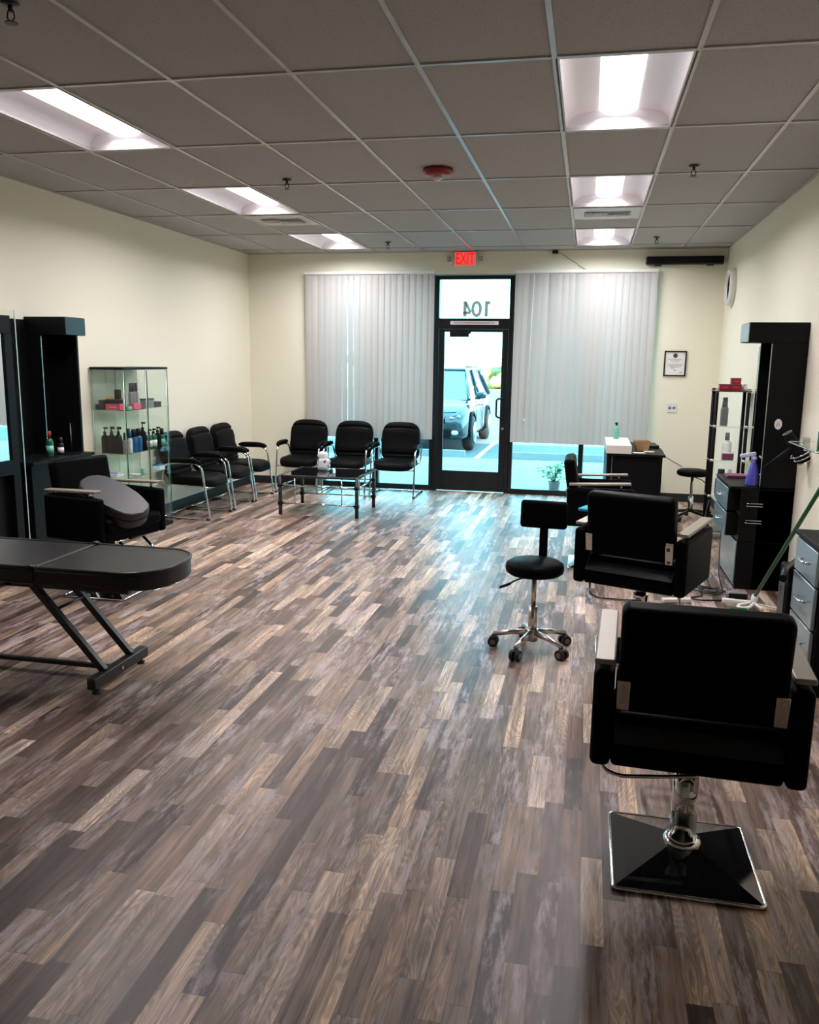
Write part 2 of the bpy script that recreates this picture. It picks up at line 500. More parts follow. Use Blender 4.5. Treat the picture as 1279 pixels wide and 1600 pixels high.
# ------------------------------------------------------------------ troffers
def troffer():
    t = thing('ceiling_light', 'x', 'ceiling light')
    w, l, h = T-.03, 2*T-.03, .09
    f = B()
    f.box(-w/2-.012, -w/2+.006, -l/2-.012, l/2+.012, -.004, .012).box(w/2-.006, w/2+.012, -l/2-.012, l/2+.012, -.004, .012)
    f.box(-w/2, w/2, -l/2-.012, -l/2+.006, -.004, .012).box(-w/2, w/2, l/2-.006, l/2+.012, -.004, .012)
    obj('frame', f, 'tbar', t)
    rf = B()
    # curved side reflectors and sloped ends
    prof = [(w/2, .004), (w/2-.02, .045), (w/2-.07, .075), (.105, .09)]
    for sgn in (-1, 1):
        vs = []
        for x, z in prof: vs += [(sgn*x, -l/2, z), (sgn*x, l/2, z)]
        rf._add(vs, [(2*i, 2*i+1, 2*i+3, 2*i+2) for i in range(len(prof)-1)], True)
    for sgn in (-1, 1):
        rf._add([(-w/2, sgn*l/2, .004), (w/2, sgn*l/2, .004), (.3, sgn*(l/2-.05), .094), (-.3, sgn*(l/2-.05), .094)], [(0, 1, 2, 3)])
    rf.box(-w/2, w/2, -l/2, l/2, .10, .115)
    obj('reflector', rf, 'reflector', t)
    d = B(); pr = [(-.105, .088), (-.07, .068), (0, .058), (.07, .068), (.105, .088)]
    vs = []
    for x, z in pr: vs += [(x, -l/2+.012, z), (x, l/2-.012, z)]
    d._add(vs, [(2*i, 2*i+1, 2*i+3, 2*i+2) for i in range(4)], True)
    obj('diffuser', d, 'lamp', t)
    ld = bpy.data.lights.new('tube_light', 'AREA'); ld.shape = 'RECTANGLE'; ld.size = .19; ld.size_y = l-.08
    ld.energy = LAMP; ld.color = (1, .94, .97); ld.spread = R(162)
    lo_ = bpy.data.objects.new('tube_light', ld); C.objects.link(lo_); lo_.parent = t; lo_.location = (0, 0, .054)
    return t
tr0 = troffer(); first = True
nm = {('left', 0): 'long recessed ceiling light nearest the camera on the left side, above the treatment bed',
      ('left', 2): 'recessed ceiling light in the middle of the left column, just before the left air vent',
      ('left', 4): 'smallest, farthest recessed ceiling light of the left column, behind the left air vent',
      ('right', 0): 'largest recessed ceiling light, in the right column nearest the camera',
      ('right', 2): 'middle recessed ceiling light of the right column, just before the right air vent',
      ('right', 4): 'farthest recessed ceiling light of the right column, near the window wall'}
for i, sd_ in fix_cols.items():
    for j in LIT+EXTRA:
        loc = (i*T+T/2, j*2*T+T, ZC)
        lab = nm.get((sd_, j), 'recessed ceiling light of the %s column just behind the camera side of the frame' % sd_)
        if first: o = tr0; o.location = loc; first = False
        else: o = dup(tr0, loc, 0)
        o['label'] = lab; o['group'] = 'recessed ceiling lights'

# vents
def vent(loc, label):
    t = thing('ceiling_vent', label, 'air vent', loc, 0, 'ceiling air vents')
    obj('frame', B().box(-.29, .29, -.29, .29, -.010, -.0045, .002), 'tbar', t)
    obj('recess', B().box(-.20, .20, -.10, .13, -.0125, -.0105), 'vent', t)
    s = B()
    for k in range(9):
        for sg in (-1, 1):
            x = sg*(.014+k*.02)
            s.box(x-.004, x+.004, -.10 if sg < 0 else -.02, .05 if sg < 0 else .13, -.022, -.013, M=Matrix.Identity(4))
    obj('louvre', s, 'tbar', t)
    return t
vent((T*.5, 3.66+.31, ZC), 'square white air vent with louvres between the two far right ceiling lights')
vent((-4.5*T, 3.66+.31, ZC), 'square white air vent with dark louvres between the two far left ceiling lights')

# sprinklers
sp0 = thing('fire_sprinkler', 'x', 'sprinkler')
obj('escutcheon', B().lathe([(.0, -.004), (.035, -.005), (.03, -.012), (.0, -.012)]), 'blackmetal', sp0)
obj('nozzle', B().cyl((0, 0, -.012), (0, 0, -.035), .009).tube([(-.012, 0, -.03), (-.016, 0, -.055), (0, 0, -.072)], .003).tube([(.012, 0, -.03), (.016, 0, -.055), (0, 0, -.072)], .003), 'blackmetal', sp0)
obj('deflector', B().cyl((0, 0, -.072), (0, 0, -.075), .024), 'blackmetal', sp0)
for n_, (x, y, lab) in enumerate([(-2.061, 2.232, 'small metal fire sprinkler in a tile left of the red smoke alarm'),
    (.84, 2.203, 'small metal fire sprinkler in a tile on the right, beyond the largest light'),
    (-2.085, 5.58, 'tiny fire sprinkler far back, right of the farthest left light'),
    (.849, 5.516, 'tiny fire sprinkler far back, above the black wall heater bar'),
    (-2.005, -.93, 'fire sprinkler at the top left corner of the photo')]):
    o = sp0 if n_ == 0 else dup(sp0)
    o.location = (x, y, ZC); o['label'] = lab; o['group'] = 'fire sprinklers'
# smoke alarm
t = thing('smoke_alarm', 'round dark red smoke alarm with a clear strobe lens on the ceiling', 'smoke alarm', (-.885, 2.064, ZC))
obj('housing', B().lathe([(.0, -.003), (.105, -.003), (.108, -.02), (.095, -.042), (.05, -.05), (0, -.05)], n=32), 'smoke', t)
obj('strobe_lens', B().lathe([(.032, -.05), (.03, -.066), (.018, -.078), (0, -.08)]), 'white', t)

# ------------------------------------------------------------------ storefront
def frame_bar(b, x0, x1, z0, z1, y0=YB+.02, y1=YB+.12): b.box(x0, x1, y0, y1, z0, z1, .003, 1)
DL, DR = -1.70, -.727
b = B()
frame_bar(b, DL, DL+.055, 0, 2.69); frame_bar(b, DR-.045, DR, 0, 2.69)
frame_bar(b, DL+.055, DR-.045, 2.645, 2.69); frame_bar(b, DL+.055, DR-.045, 2.045, 2.165)
struct('trim_2', b, 'bronze')
# windows
def window(name, x0, x1, mull):
    f = B()
    frame_bar(f, x0, x1, 0, .065); frame_bar(f, x0, x1, WT-.05, WT); frame_bar(f, x0, x0+.045, .065, WT-.05); frame_bar(f, x1-.045, x1, .065, WT-.05)
    for m_ in mull: frame_bar(f, m_-.03, m_+.03, .065, WT-.05)
    w = struct(name, f, 'bronze')
    xs = [x0+.045]+[m_ for m_ in mull]+[x1-.045]
    for a, c in zip(xs, xs[1:]):
        obj('pane', B().box(a+(.03 if a in mull else 0), c-(.03 if c in mull else 0), YB+.066, YB+.072, .065, WT-.05), 'pane', w)
    return w
window('window_1', -3.20, DL-.002, [-2.45])
window('window_2', DR+.002, .93, [.168])
obj_t = struct('window_3', B().box(DL+.055, DR-.045, YB+.02, YB+.03, 2.165, 2.175), 'bronze')
obj('pane', B().box(DL+.055, DR-.045, YB+.066, YB+.072, 2.165, 2.645), 'pane', obj_t)
num = B(); yq0, yq1 = YB+.0750, YB+.0790
def stroke(b, x0, z0, x1, z1, w):
    a = Vector((x0, 0, z0)); c = Vector((x1, 0, z1)); d = (c-a).normalized(); p = Vector((-d.z, 0, d.x))*w/2
    q = [a-p, c-p, c+p, a+p]
    b._add([(v.x, yq0, v.z) for v in q]+[(v.x, yq1, v.z) for v in q], [(0, 1, 2, 3), (7, 6, 5, 4), (0, 4, 5, 1), (1, 5, 6, 2), (2, 6, 7, 3), (3, 7, 4, 0)])
stroke(num, -1.063, 2.195, -1.063, 2.385, .042); stroke(num, -1.048, 2.376, -1.015, 2.352, .034)
n_ = 32; v_ = []
for k in range(n_):
    a = 2*PI*k/n_
    for rx, rz in ((.068, .100), (.028, .060)):
        for yy in (yq0, yq1): v_.append((-1.185+rx*math.cos(a), yy, 2.29+rz*math.sin(a)))
fs_ = []
for k in range(n_):
    A4, B4 = 4*k, 4*((k+1) % n_)
    fs_ += [(A4, B4, B4+2, A4+2), (A4+1, A4+3, B4+3, B4+1), (A4, A4+1, B4+1, B4), (A4+2, B4+2, B4+3, A4+3)]
num._add(v_, fs_)
stroke(num, -1.330, 2.195, -1.330, 2.385, .042); stroke(num, -1.322, 2.372, -1.262, 2.252, .034); stroke(num, -1.355, 2.242, -1.256, 2.242, .034)
tag(obj('street_number_decal', num, 'frost'), 'large pale green 104 numerals read backwards on the glass above the door', 'number decal')
# door
d = B()
dl, dr, dt = DL+.058, DR-.048, 2.043
d.box(dl, dl+.07, YB+.03, YB+.075, .01, dt, .003, 1).box(dr-.075, dr, YB+.03, YB+.075, .01, dt, .003, 1)
d.box(dl+.07, dr-.075, YB+.03, YB+.075, .01, .265, .003, 1).box(dl+.07, dr-.075, YB+.03, YB+.075, dt-.035, dt, .003, 1)
door = struct('door_1', d, 'bronze')
obj('pane', B().box(dl+.07, dr-.075, YB+.05, YB+.056, .265, dt-.035), 'pane', door)
obj('door_handle', B().tube([(dr-.045, YB+.03, 1.20), (dr-.045, YB-.03, 1.20), (dr-.115, YB-.035, 1.19), (dr-.115, YB-.035, .97), (dr-.045, YB-.03, .955), (dr-.045, YB+.03, .955)], .012, fillet=.03), 'black', door)
obj('door_closer', B().box(-1.50, -1.26, YB-.03, YB+.028, 1.945, 2.035, .008).box(-1.26, -1.24, YB-.01, YB+.02, 1.985, 2.01), 'black', door)
obj('door_lock', B().cyl((dr-.035, YB+.03, .82), (dr-.035, YB+.015, .82), .018), 'steel', door)
stk = thing('door_notice', 'long narrow white notice strip with dark writing above the door', 'sign', (-1.2, YB+.018, 2.118))
obj('strip', B().box(-.30, .30, -.002, 0, -.022, .022), 'paper', stk)
text('lettering', 'THIS DOOR TO REMAIN UNLOCKED DURING BUSINESS HOURS', .026, (0, -.0035, 0), (R(90), 0, 0), 'ink', stk, .0004, sx=.68)
# exit sign
t = thing('exit_sign', 'lit red EXIT sign with two small emergency lamps above the door', 'exit sign', (-1.325, YB, 2.875))
obj('housing', B().box(-.135, .135, -.05, -.001, -.085, .085, .006), 'white', t)
obj('face', B().box(-.128, .128, -.053, -.050, -.078, .078), 'exitface', t)
text('lettering', 'EXIT', .185, (0, -.055, -.002), (R(90), 0, 0), 'exitred', t, .001, sx=.62, bold=.004)
for sg in (-1, 1):
    h = obj('emergency_lamp', B().box(sg*.19-.035, sg*.19+.035, -.06, -.015, -.045, .045, .01), 'white', t)
    gl = B()
    for k in range(4): gl.box(sg*.19-.026+k*.015, sg*.19-.019+k*.015, -.063, -.060, -.034, .034)
    obj('lens_rib', gl, 'grey', h)
obj('bracket', B().box(-.17, .17, -.03, -.005, -.015, .015), 'white', t)

# vertical blinds
def blinds(name, x0, x1, zt, zb, label, seed):
    rnd = random.Random(seed)
    t = thing(name, label, 'window blind', ((x0+x1)/2, YB-.075, 0), 0, 'vertical window blinds')
    cx = (x0+x1)/2
    obj('headrail', B().box(x0-cx-.01, x1-cx+.01, -.022, .022, zt, zt+.035, .004), 'whitepaint', t)
    obj('bracket', B().box(x0-cx+.03, x0-cx+.06, -.012, .07, zt+.03, zt+.045).box(x1-cx-.06, x1-cx-.03, -.012, .07, zt+.03, zt+.045), 'whitepaint', t)
    n = int((x1-x0)/.078); step = (x1-x0-.08)/(n-1)
    for i in range(n):
        a = R(8+rnd.uniform(-7, 7))
        if rnd.random() < .2: a += R(rnd.choice((8, -9)))
        c = B(); seg = 6; vs = []
        for zz, tw in ((zt-.004, 0), (zt*.6+zb*.4, rnd.uniform(-.03, .03)), (zb+rnd.uniform(-.004, .004), rnd.uniform(-.09, .09))):
            for k in range(seg+1):
                u = -.0445+.089*k/seg
                bow = .006*(1-(u/.0445)**2)
                aa = a+tw
                vs.append((u*math.cos(aa)-bow*math.sin(aa), -(u*math.sin(aa)+bow*math.cos(aa)), zz))
        m = seg+1
        c._add(vs, [(r_*m+k, r_*m+k+1, (r_+1)*m+k+1, (r_+1)*m+k) for r_ in range(2) for k in range(seg)], True)
        o = obj('slat', c, 'blind', t, recalc=False)
        o.location = (x0-cx+.04+i*step, 0, 0)
    return t
blinds('vertical_blind', -3.36, -1.695, 2.70, .665, 'white vertical blind left of the door, behind the three waiting chairs', 3)
rb = blinds('vertical_blind', -.70, .945, 2.70, .665, 'white vertical blind right of the door, above the potted plant', 11)
obj('wand', B().tube([(-.60, -.035, 2.69), (-.62, -.037, 1.6), (-.66, -.037, .92)], .003).cyl((-.66, -.037, .96), (-.66, -.037, .91), .008), 'whitepaint', rb)

# ------------------------------------------------------------------ wall items
t = thing('framed_certificate', 'black framed certificate with a round seal hanging on the back wall', 'certificate', (1.212, YB, 1.656))
f = B(); f.box(-.127, .127, -.018, -.001, .133, .148).box(-.127, .127, -.018, -.001, -.148, -.133).box(-.127, -.112, -.018, -.001, -.133, .133).box(.112, .127, -.018, -.001, -.133, .133)
obj('frame', f, 'black', t)
pg = obj('page', B().box(-.112, .112, -.008, -.004, -.133, .133), 'paper', t)
obj('seal', B().cyl((0, -.0082, .092), (0, -.0095, .092), .026, n=24), 'ink', pg)
q = B()
for z_, w_ in ((.050, .16), (.035, .12), (.022, .09), (-.008, .17), (-.020, .16), (-.032, .14), (-.044, .10)): q.box(-w_/2, w_/2, -.0095, -.0082, z_-.002, z_+.002)
q.box(-.045, -.01, -.0095, -.0082, -.058, -.050).box(-.01, .01, -.0095, -.0082, -.085, -.070).box(.055, .085, -.0095, -.0082, -.10, -.095).box(.06, .085, -.0095, -.0082, -.11, -.106)
obj('print', q, 'greyink', pg)
t = thing('wall_outlet', 'white double wall outlet plate below the framed certificate', 'outlet', (1.211, YB, 1.135))
obj('plate', B().box(-.058, .058, -.007, -.001, -.058, .058, .003), 'white', t)
obj('socket', B().lathe([(.0, 0), (.017, 0), (.017, .003), (0, .003)], M=Matrix.Translation((-.024, -.007, 0)) @ Matrix.Rotation(R(90), 4, 'X')).lathe([(.0, 0), (.017, 0), (.017, .003), (0, .003)], M=Matrix.Translation((.024, -.007, 0)) @ Matrix.Rotation(R(90), 4, 'X')), 'grey', t)
t = thing('wall_heater_bar', 'long black bar shaped wall unit high in the right corner', 'wall unit', (1.235, YB, 2.83))
obj('housing', B().box(-.43, .43, -.10, -.012, -.045, .045, .012), 'black', t)
obj('bracket', B().box(-.33, -.25, -.03, -.001, -.055, .05).box(.25, .33, -.03, -.001, -.055, .05), 'black', t)
g_ = B()
for k in range(34): g_.box(-.40+k*.024, -.388+k*.024, -.103, -.10, -.03, .03)
obj('grille', g_, 'blackmatte', t)
t = thing('wall_camera', 'tiny black camera with a loose cable at the top of the window wall', 'camera', (-.245, YB, 2.945))
obj('body', B().box(-.035, .035, -.05, -.001, -.018, .020, .006), 'black', t)
obj('lens', B().cyl((0, -.05, 0), (0, -.06, 0), .009), 'blackglass', t)
obj('cable', B().tube([(.035, -.02, .0), (.10, -.012, -.03), (.16, -.02, -.08), (.24, -.012, -.12), (.29, -.012, -.16), (.36, -.01, -.20)], .0035, n=6, fillet=.03), 'grey', t)
t = thing('wall_clock', 'round white and grey wall clock on the right wall', 'clock', (XR, 5.95, 2.49))
Mx = Matrix.Rotation(R(-90), 4, 'Y')
obj('rim', B().lathe([(.165, .02), (.185, .0), (.20, .0), (.205, .03), (.195, .065), (.178, .07), (.170, .055), (.165, .04)], n=40, M=Mx), 'whitepaint', t)
fc = obj('face', B().lathe([(0, .035), (.168, .035), (.168, .040), (0, .040)], n=40, M=Mx), 'clock', t)
h = B().box(-.046, -.042, -.006, .006, -.01, .10).box(-.046, -.042, -.01, .13, -.005, .005)
obj('hand', h, 'ink', t)
for k in range(12):
    a = 2*PI*k/12
    if k % 3 == 0: obj('hour_mark', B().box(-.043, -.0405, math.sin(a)*.14-.008, math.sin(a)*.14+.008, math.cos(a)*.14-.012, math.cos(a)*.14+.012), 'ink', fc)

# ------------------------------------------------------------------ styling chairs
def styling_chair(label, loc, rot, lift=0.0, base_rot=0.0):
    t = thing('styling_chair', label, 'salon chair', loc, rot, 'hydraulic styling chairs')
    h = .23
    # pyramid base
    b = B(); s = h; z1, z2 = .012, .070; q = .05
    Mb = Matrix.Rotation(base_rot-rot, 4, 'Z')
    v = [(-s, -s, 0), (s, -s, 0), (s, s, 0), (-s, s, 0), (-s, -s, z1), (s, -s, z1), (s, s, z1), (-s, s, z1), (-q, -q, z2), (q, -q, z2), (q, q, z2), (-q, q, z2)]
    v = [Mb @ Vector(p) for p in v]
    b._add(v, [(3, 2, 1, 0), (0, 1, 5, 4), (1, 2, 6, 5), (2, 3, 7, 6), (3, 0, 4, 7), (4, 5, 9, 8), (5, 6, 10, 9), (6, 7, 11, 10), (7, 4, 8, 11), (8, 9, 10, 11)])
    bs = obj('base', b, 'blackchrome', t)
    obj('rim', B().tube([Mb @ Vector(p) for p in ((-s, -s, .009), (s, -s, .009), (s, s, .009), (-s, s, .009))], .0065, closed=True, n=8, fillet=.02), 'chrome', bs)
    c = obj('column', B().cyl((0, 0, .06), (0, 0, .36), .043, n=28).cyl((0, 0, .36), (0, 0, .41+lift), .030, n=24), 'chrome', t)
    obj('collar', B().lathe([(.05, .060), (.060, .064), (.062, .072), (.058, .080), (.046, .084)], n=28), 'chrome', c)
    obj('pump_lever', B().tube([(.02, -.03, .33), (.03, -.06, .335), (-.08, -.075, .325), (-.22, -.09, .315), (-.275, -.08, .33), (-.285, -.06, .43+lift)], .0065, fillet=.03).box(.02, .035, -.06, -.01, .27, .36, .003).box(-.03, .03, -.045, -.01, .32, .36, .004), 'chrome', t)
    obj('mount_plate', B().box(-.10, .10, -.10, .10, .395+lift, .425+lift, .006), 'black', t)
    fr = [(-.11, .22, .41+lift), (-.11, .36, .30), (-.13, .43, .12), (-.13, .52, .10), (.13, .52, .10), (.13, .43, .12), (.11, .36, .30), (.11, .22, .41+lift)]
    obj('footrest', B().tube(fr, .010, fillet=.05).tube([(-.13, .46, .112), (.13, .46, .112)], .008), 'chrome', t)
    L = lift
    obj('seat_frame', B().box(-.25, .25, -.255, .25, .425+L, .50+L, .018, 3), 'leather', t)
    obj('seat', B().box(-.246, .246, -.215, .275, .488+L, .585+L, .030, 4), 'leather', t)
    sr = B(); sr._add([(-.242, -.262, .505+L), (.242, -.262, .505+L), (.242, -.165, .600+L), (-.242, -.165, .600+L), (-.242, -.165, .495+L), (.242, -.165, .495+L)], [(0, 1, 2, 3), (3, 2, 5, 4), (0, 4, 5, 1), (0, 3, 4), (1, 5, 2)])
    obj('seat_rear', sr, 'seat_vinyl_sheen', t)
    for sg in (-1, 1):
        x0, x1 = (-.312, -.250) if sg < 0 else (.250, .312)
        a = obj('armrest', B().box(x0, x1, -.265, .255, .425+L, .735+L, .020, 3), 'leather', t)
        Ma = Matrix.Translation((0, -.25, .750+L)) @ Matrix.Rotation(R(2.4), 4, 'X')
        xm = (x0+x1)/2
        obj('arm_cap', B().box(xm-.031, xm+.031, 0, .475, 0, .018, .005, 2, M=Ma), 'armcap', a)
        obj('post', B().cyl((xm, -.17, .73+L), (xm, -.17, .757+L), .007).cyl((xm, .15, .73+L), (xm, .15, .770+L), .007), 'chrome', a)
    Mk = Matrix.Translation((0, -.205, .605+L)) @ Matrix.Rotation(R(9), 4, 'X')
    bk = B().box(-.240, .240, -.045, .045, 0, .350, .028, 4, M=Mk)
    obj('backrest', bk, 'leather', t)
    for sg in (-1, 1):
        br = obj('bracket', B().box(sg*.222-.019, sg*.222+.019, -.0535, -.0465, .02, .118, .002, 1, M=Mk), 'steel', t)
        obj('screw', B().cyl(Mk @ Vector((sg*.222, -.053, .04)), Mk @ Vector((sg*.222, -.058, .04)), .006).cyl(Mk @ Vector((sg*.222, -.053, .10)), Mk @ Vector((sg*.222, -.058, .10)), .006), 'chrome', br)
    return t
sc1 = styling_chair('black styling chair closest to the camera, seen from behind at lower right', (.603, -1.287, 0), R(-3), 0)
sc2 = styling_chair('black styling chair behind the closest one, turned slightly right, white tag on its back', (.57, .77, 0), R(-21.9), .015)
sc3 = styling_chair('lowered black styling chair seen side on, in front of the reception desk', (.36, 2.93, 0), R(-90), -.055)
sc4 = styling_chair('black styling chair on the left holding a grey booster cushion, beside the glass cabinet', (-3.047, 1.205, 0), R(-105), -.01)
# white tag on the second chair
Mk2 = Matrix.Translation((0, -.205, .605)) @ Matrix.Rotation(R(9), 4, 'X')
tg = obj('paper_tag', B().box(.203, .240, -.0600, -.0585, .018, .12, M=Mk2), 'paper', sc2)
obj('print', B().box(.210, .228, -.0608, -.0601, .092, .112, M=Mk2).box(.212, .230, -.0608, -.0601, .024, .038, M=Mk2), 'ink', tg)
# booster cushion leaning on the left chair
t = thing('booster_cushion', 'thick dark grey rounded booster cushion leaning across the left styling chair', 'cushion', (-2.93, 1.10, .675))
out = []
for k in range(24):
    a = 2*PI*k/24; r_ = (abs(math.cos(a))**3+abs(math.sin(a))**3)**(-1/3)
    out.append((.255*math.cos(a)*r_, .15*math.sin(a)*r_))
Mc = Matrix.Rotation(R(-10), 4, 'Z') @ Matrix.Rotation(R(25), 4, 'Y') @ Matrix.Rotation(R(9), 4, 'X')
obj('pad', B().prism(out, -.062, .055, M=Mc, bev=.012, smooth=True), 'grey_leather', t)
obj('seam', B().tube([Mc @ Vector((p[0]*1.003, p[1]*1.003, 0)) for p in out], .004, closed=True, n=6), 'blackmatte', t)

# towel on the far arm of chair 2 and clear cup by chair 3
t = obj('folded_towel', B().box(-.045, .035, -.07, .07, 0, .02, .008, 3), 'teal')
tag(t, 'small bright blue cloth lying on the left arm of the second styling chair', 'towel', None, (.262, .93, .80), R(-21.9))

# ------------------------------------------------------------------ rolling stool
t = thing('rolling_stool', 'black rolling stool with a small backrest and chrome legs, out on the open floor', 'stool', (-.03, .70, 0))
obj('seat', B().lathe([(0, .455), (.145, .455), (.163, .468), (.168, .49), (.163, .515), (.140, .530), (0, .533)], n=40), 'leather', t)
obj('seat_plate', B().box(-.05, .05, -.05, .05, .435, .456, .004), 'black', t)
c = obj('column', B().cyl((0, 0, .10), (0, 0, .26), .026).cyl((0, 0, .26), (0, 0, .44), .015), 'steel', t)
obj('lever', B().tube([(-.02, -.02, .44), (-.10, -.05, .425), (-.155, -.08, .39), (-.19, -.09, .383)], .005, fillet=.03).tube([(-.13, -.066, .404), (-.19, -.09, .383)], .008), 'black', t)
hub = obj('hub', B().cyl((0, 0, .055), (0, 0, .125), .034), 'steel', t)
for k, a in enumerate((178, 250, 322, 34, 106)):
    a = R(a); e = Vector((.225*math.cos(a), .225*math.sin(a), .075)); dv = Vector((math.cos(a), math.sin(a), 0))
    lg = obj('leg', B().tube([dv*.02+Vector((0, 0, .105)), dv*.12+Vector((0, 0, .095)), e], [.018, .016, .013], n=10), 'steel', t)
    p = Vector((-dv.y, dv.x, 0))
    ca = B()
    for sg in (-1, 1): ca.cyl(e+p*sg*.008-Vector((0, 0, .045)), e+p*sg*.028-Vector((0, 0, .045)), .030, n=20)
    ca.cyl(e+Vector((0, 0, -.045)), e+Vector((0, 0, .0)), .008)
    ca.box(-.02, .02, -.02, .02, .05, .066, .006, M=Matrix.Translation((e.x, e.y, -.004)))
    cs = obj('caster', ca, 'rubber', t)
    hb = B()
    for sg in (-1, 1): hb.cyl(e+p*sg*.0285-Vector((0, 0, .045)), e+p*sg*.030-Vector((0, 0, .045)), .016, n=16)
    obj('wheel_cap', hb, 'grey', cs)
st = obj('backrest_strut', B().tube([(.02, .06, .445), (.03, .17, .45), (.035, .20, .50), (.035, .20, .74)], .012, fillet=.04).box(.010, .060, .188, .200, .47, .74, .004), 'black', t)
obj('backrest', B().box(-.138, .138, -.022, .022, -.082, .082, .022, 4, M=Matrix.Translation((.032, .178, .770)) @ Matrix.Rotation(R(-5), 4, 'Z') @ Matrix.Rotation(R(-4), 4, 'X')), 'leather', t)

# ------------------------------------------------------------------ waiting chairs
def waiting_chair():
    t = thing('waiting_chair', 'x', 'chair')
    def seatfn(q):
        q = q.copy()
        if q.y > .1: q.z -= (q.y-.1)**2*1.3
        return q
    obj('seat', B().pad(0, .035, .395, .245, .265, .055, 4.5, fn=seatfn), 'leather_soft', t)
    # puffy back with three horizontal channels
    def bk(q):
        q = q.copy()
        w = 1-.10*max(0, q.z/.24)**3
        q.x *= w
        if q.y > 0: q.y *= 1-.30*(abs(math.cos((q.z+.24)/.48*PI*3)) < .28)+.12*math.cos((q.z)*9)
        q.z += .018*(1-(q.x/.24)**2) if q.z > .1 else 0
        return q
    Mk = Matrix.Translation((0, -.225, .635)) @ Matrix.Rotation(R(13), 4, 'X')
    obj('backrest', B().pad(0, 0, 0, .245, .060, .235, 5, nu=40, nv=44, M=Mk, fn=bk), 'leather_soft', t)
    for sg in (-1, 1):
        x = sg*.272
        path = [(x*.92, -.24, .40), (x, -.20, .56), (x, -.08, .585), (x, .15, .585), (x, .21, .54), (x, .285, .02), (x, .24, .014), (x, -.25, .014)]
        f = obj('side_frame', B().tube(path, .011, fillet=.045), 'chrome', t)
        obj('foot_glide', B().cyl((x, .275, .013), (x, .255, .0125), .0155).box(x-.014, x+.014, .245, .285, .0, .016, .003).box(x-.013, x+.013, -.25, -.21, .0, .016, .003), 'rubber', f)
        def af(q):
            q = q.copy(); q.z -= max(0, q.y-.05)**2*1.2; q.z -= max(0, -q.y-.08)**2*.8; return q
        obj('arm_pad', B().pad(x, .02, .612, .027, .185, .028, 3.2, fn=af), 'leather_soft', t)
    obj('seat_rail', B().tube([(-.272, .235, .335), (.272, .235, .335)], .010).tube([(-.27, -.24, .40), (-.20, -.22, .35), (.20, -.22, .35), (.27, -.24, .40)], .010, fillet=.03).tube([(-.2, -.22, .352), (-.2, .235, .337)], .010).tube([(.2, -.22, .352), (.2, .235, .337)], .010), 'chrome', t)
    obj('floor_rail', B().tube([(-.272, -.25, .014), (.272, -.25, .014)], .011), 'chrome', t)
    return t
w0 = waiting_chair()
W = [(-3.80, 4.08, -90, 'black padded waiting chair by the left wall, nearest of three, next to the glass cabinet'),
     (-3.80, 4.72, -90, 'middle black padded waiting chair of the row along the left wall'),
     (-3.80, 5.33, -90, 'black padded waiting chair of the left wall row, in the far corner'),
     (-3.27, 6.02, 180, 'leftmost black padded waiting chair of the row under the window blind'),
     (-2.665, 6.02, 180, 'middle black padded waiting chair of the row under the window blind'),
     (-2.06, 6.04, 180, 'black padded waiting chair of the window row standing right beside the door')]
for k, (x, y, a, lab) in enumerate(W):
    o = w0 if k == 0 else dup(w0)
    o.location = (x, y, 0); o.rotation_euler = (0, 0, R(a)); o['label'] = lab; o['group'] = 'padded waiting chairs'

# ------------------------------------------------------------------ coffee table
t = thing('coffee_table', 'low coffee table with black glass top and chrome rails before the waiting chairs', 'coffee table', (-2.53, 4.71, 0))
hx, hy, H = .425, .355, .43
for sx in (-1, 1):
    for sy in (-1, 1):
        lg = obj('leg', B().cyl((sx*hx, sy*hy, .0), (sx*hx, sy*hy, H), .020, n=16), 'blackmetal', t)
        obj('clamp', B().box(sx*hx-.024, sx*hx+.024, sy*hy-.024, sy*hy+.024, .105, .145, .005).box(sx*hx-.024, sx*hx+.024, sy*hy-.024, sy*hy+.024, .30, .335, .005), 'black', lg)
fr = B()
for sy in (-1, 1): fr.tube([(-hx, sy*hy, H-.012), (hx, sy*hy, H-.012)], .013)
for sx in (-1, 1): fr.tube([(sx*hx, -hy, H-.012), (sx*hx, hy, H-.012)], .013)
obj('top_frame', fr, 'blackmetal', t)
obj('tabletop', B().box(-hx+.02, hx-.02, -hy+.02, hy-.02, H-.010, H-.002, .002, 1), 'blackglass', t)
for sy in (-1, 1):
    for z in (.125, .315):
        obj('rail', B().tube([(-hx, sy*hy, z), (hx, sy*hy, z)], .008), 'chrome', t)
    for x in (-.26, .26):
        obj('bar', B().tube([(x, sy*hy, .12), (x, sy*hy, H-.02)], .006), 'chrome', t)
for sx in (-1, 1):
    obj('rail', B().tube([(sx*hx, -hy, .315), (sx*hx, hy, .315)], .008), 'chrome', t)
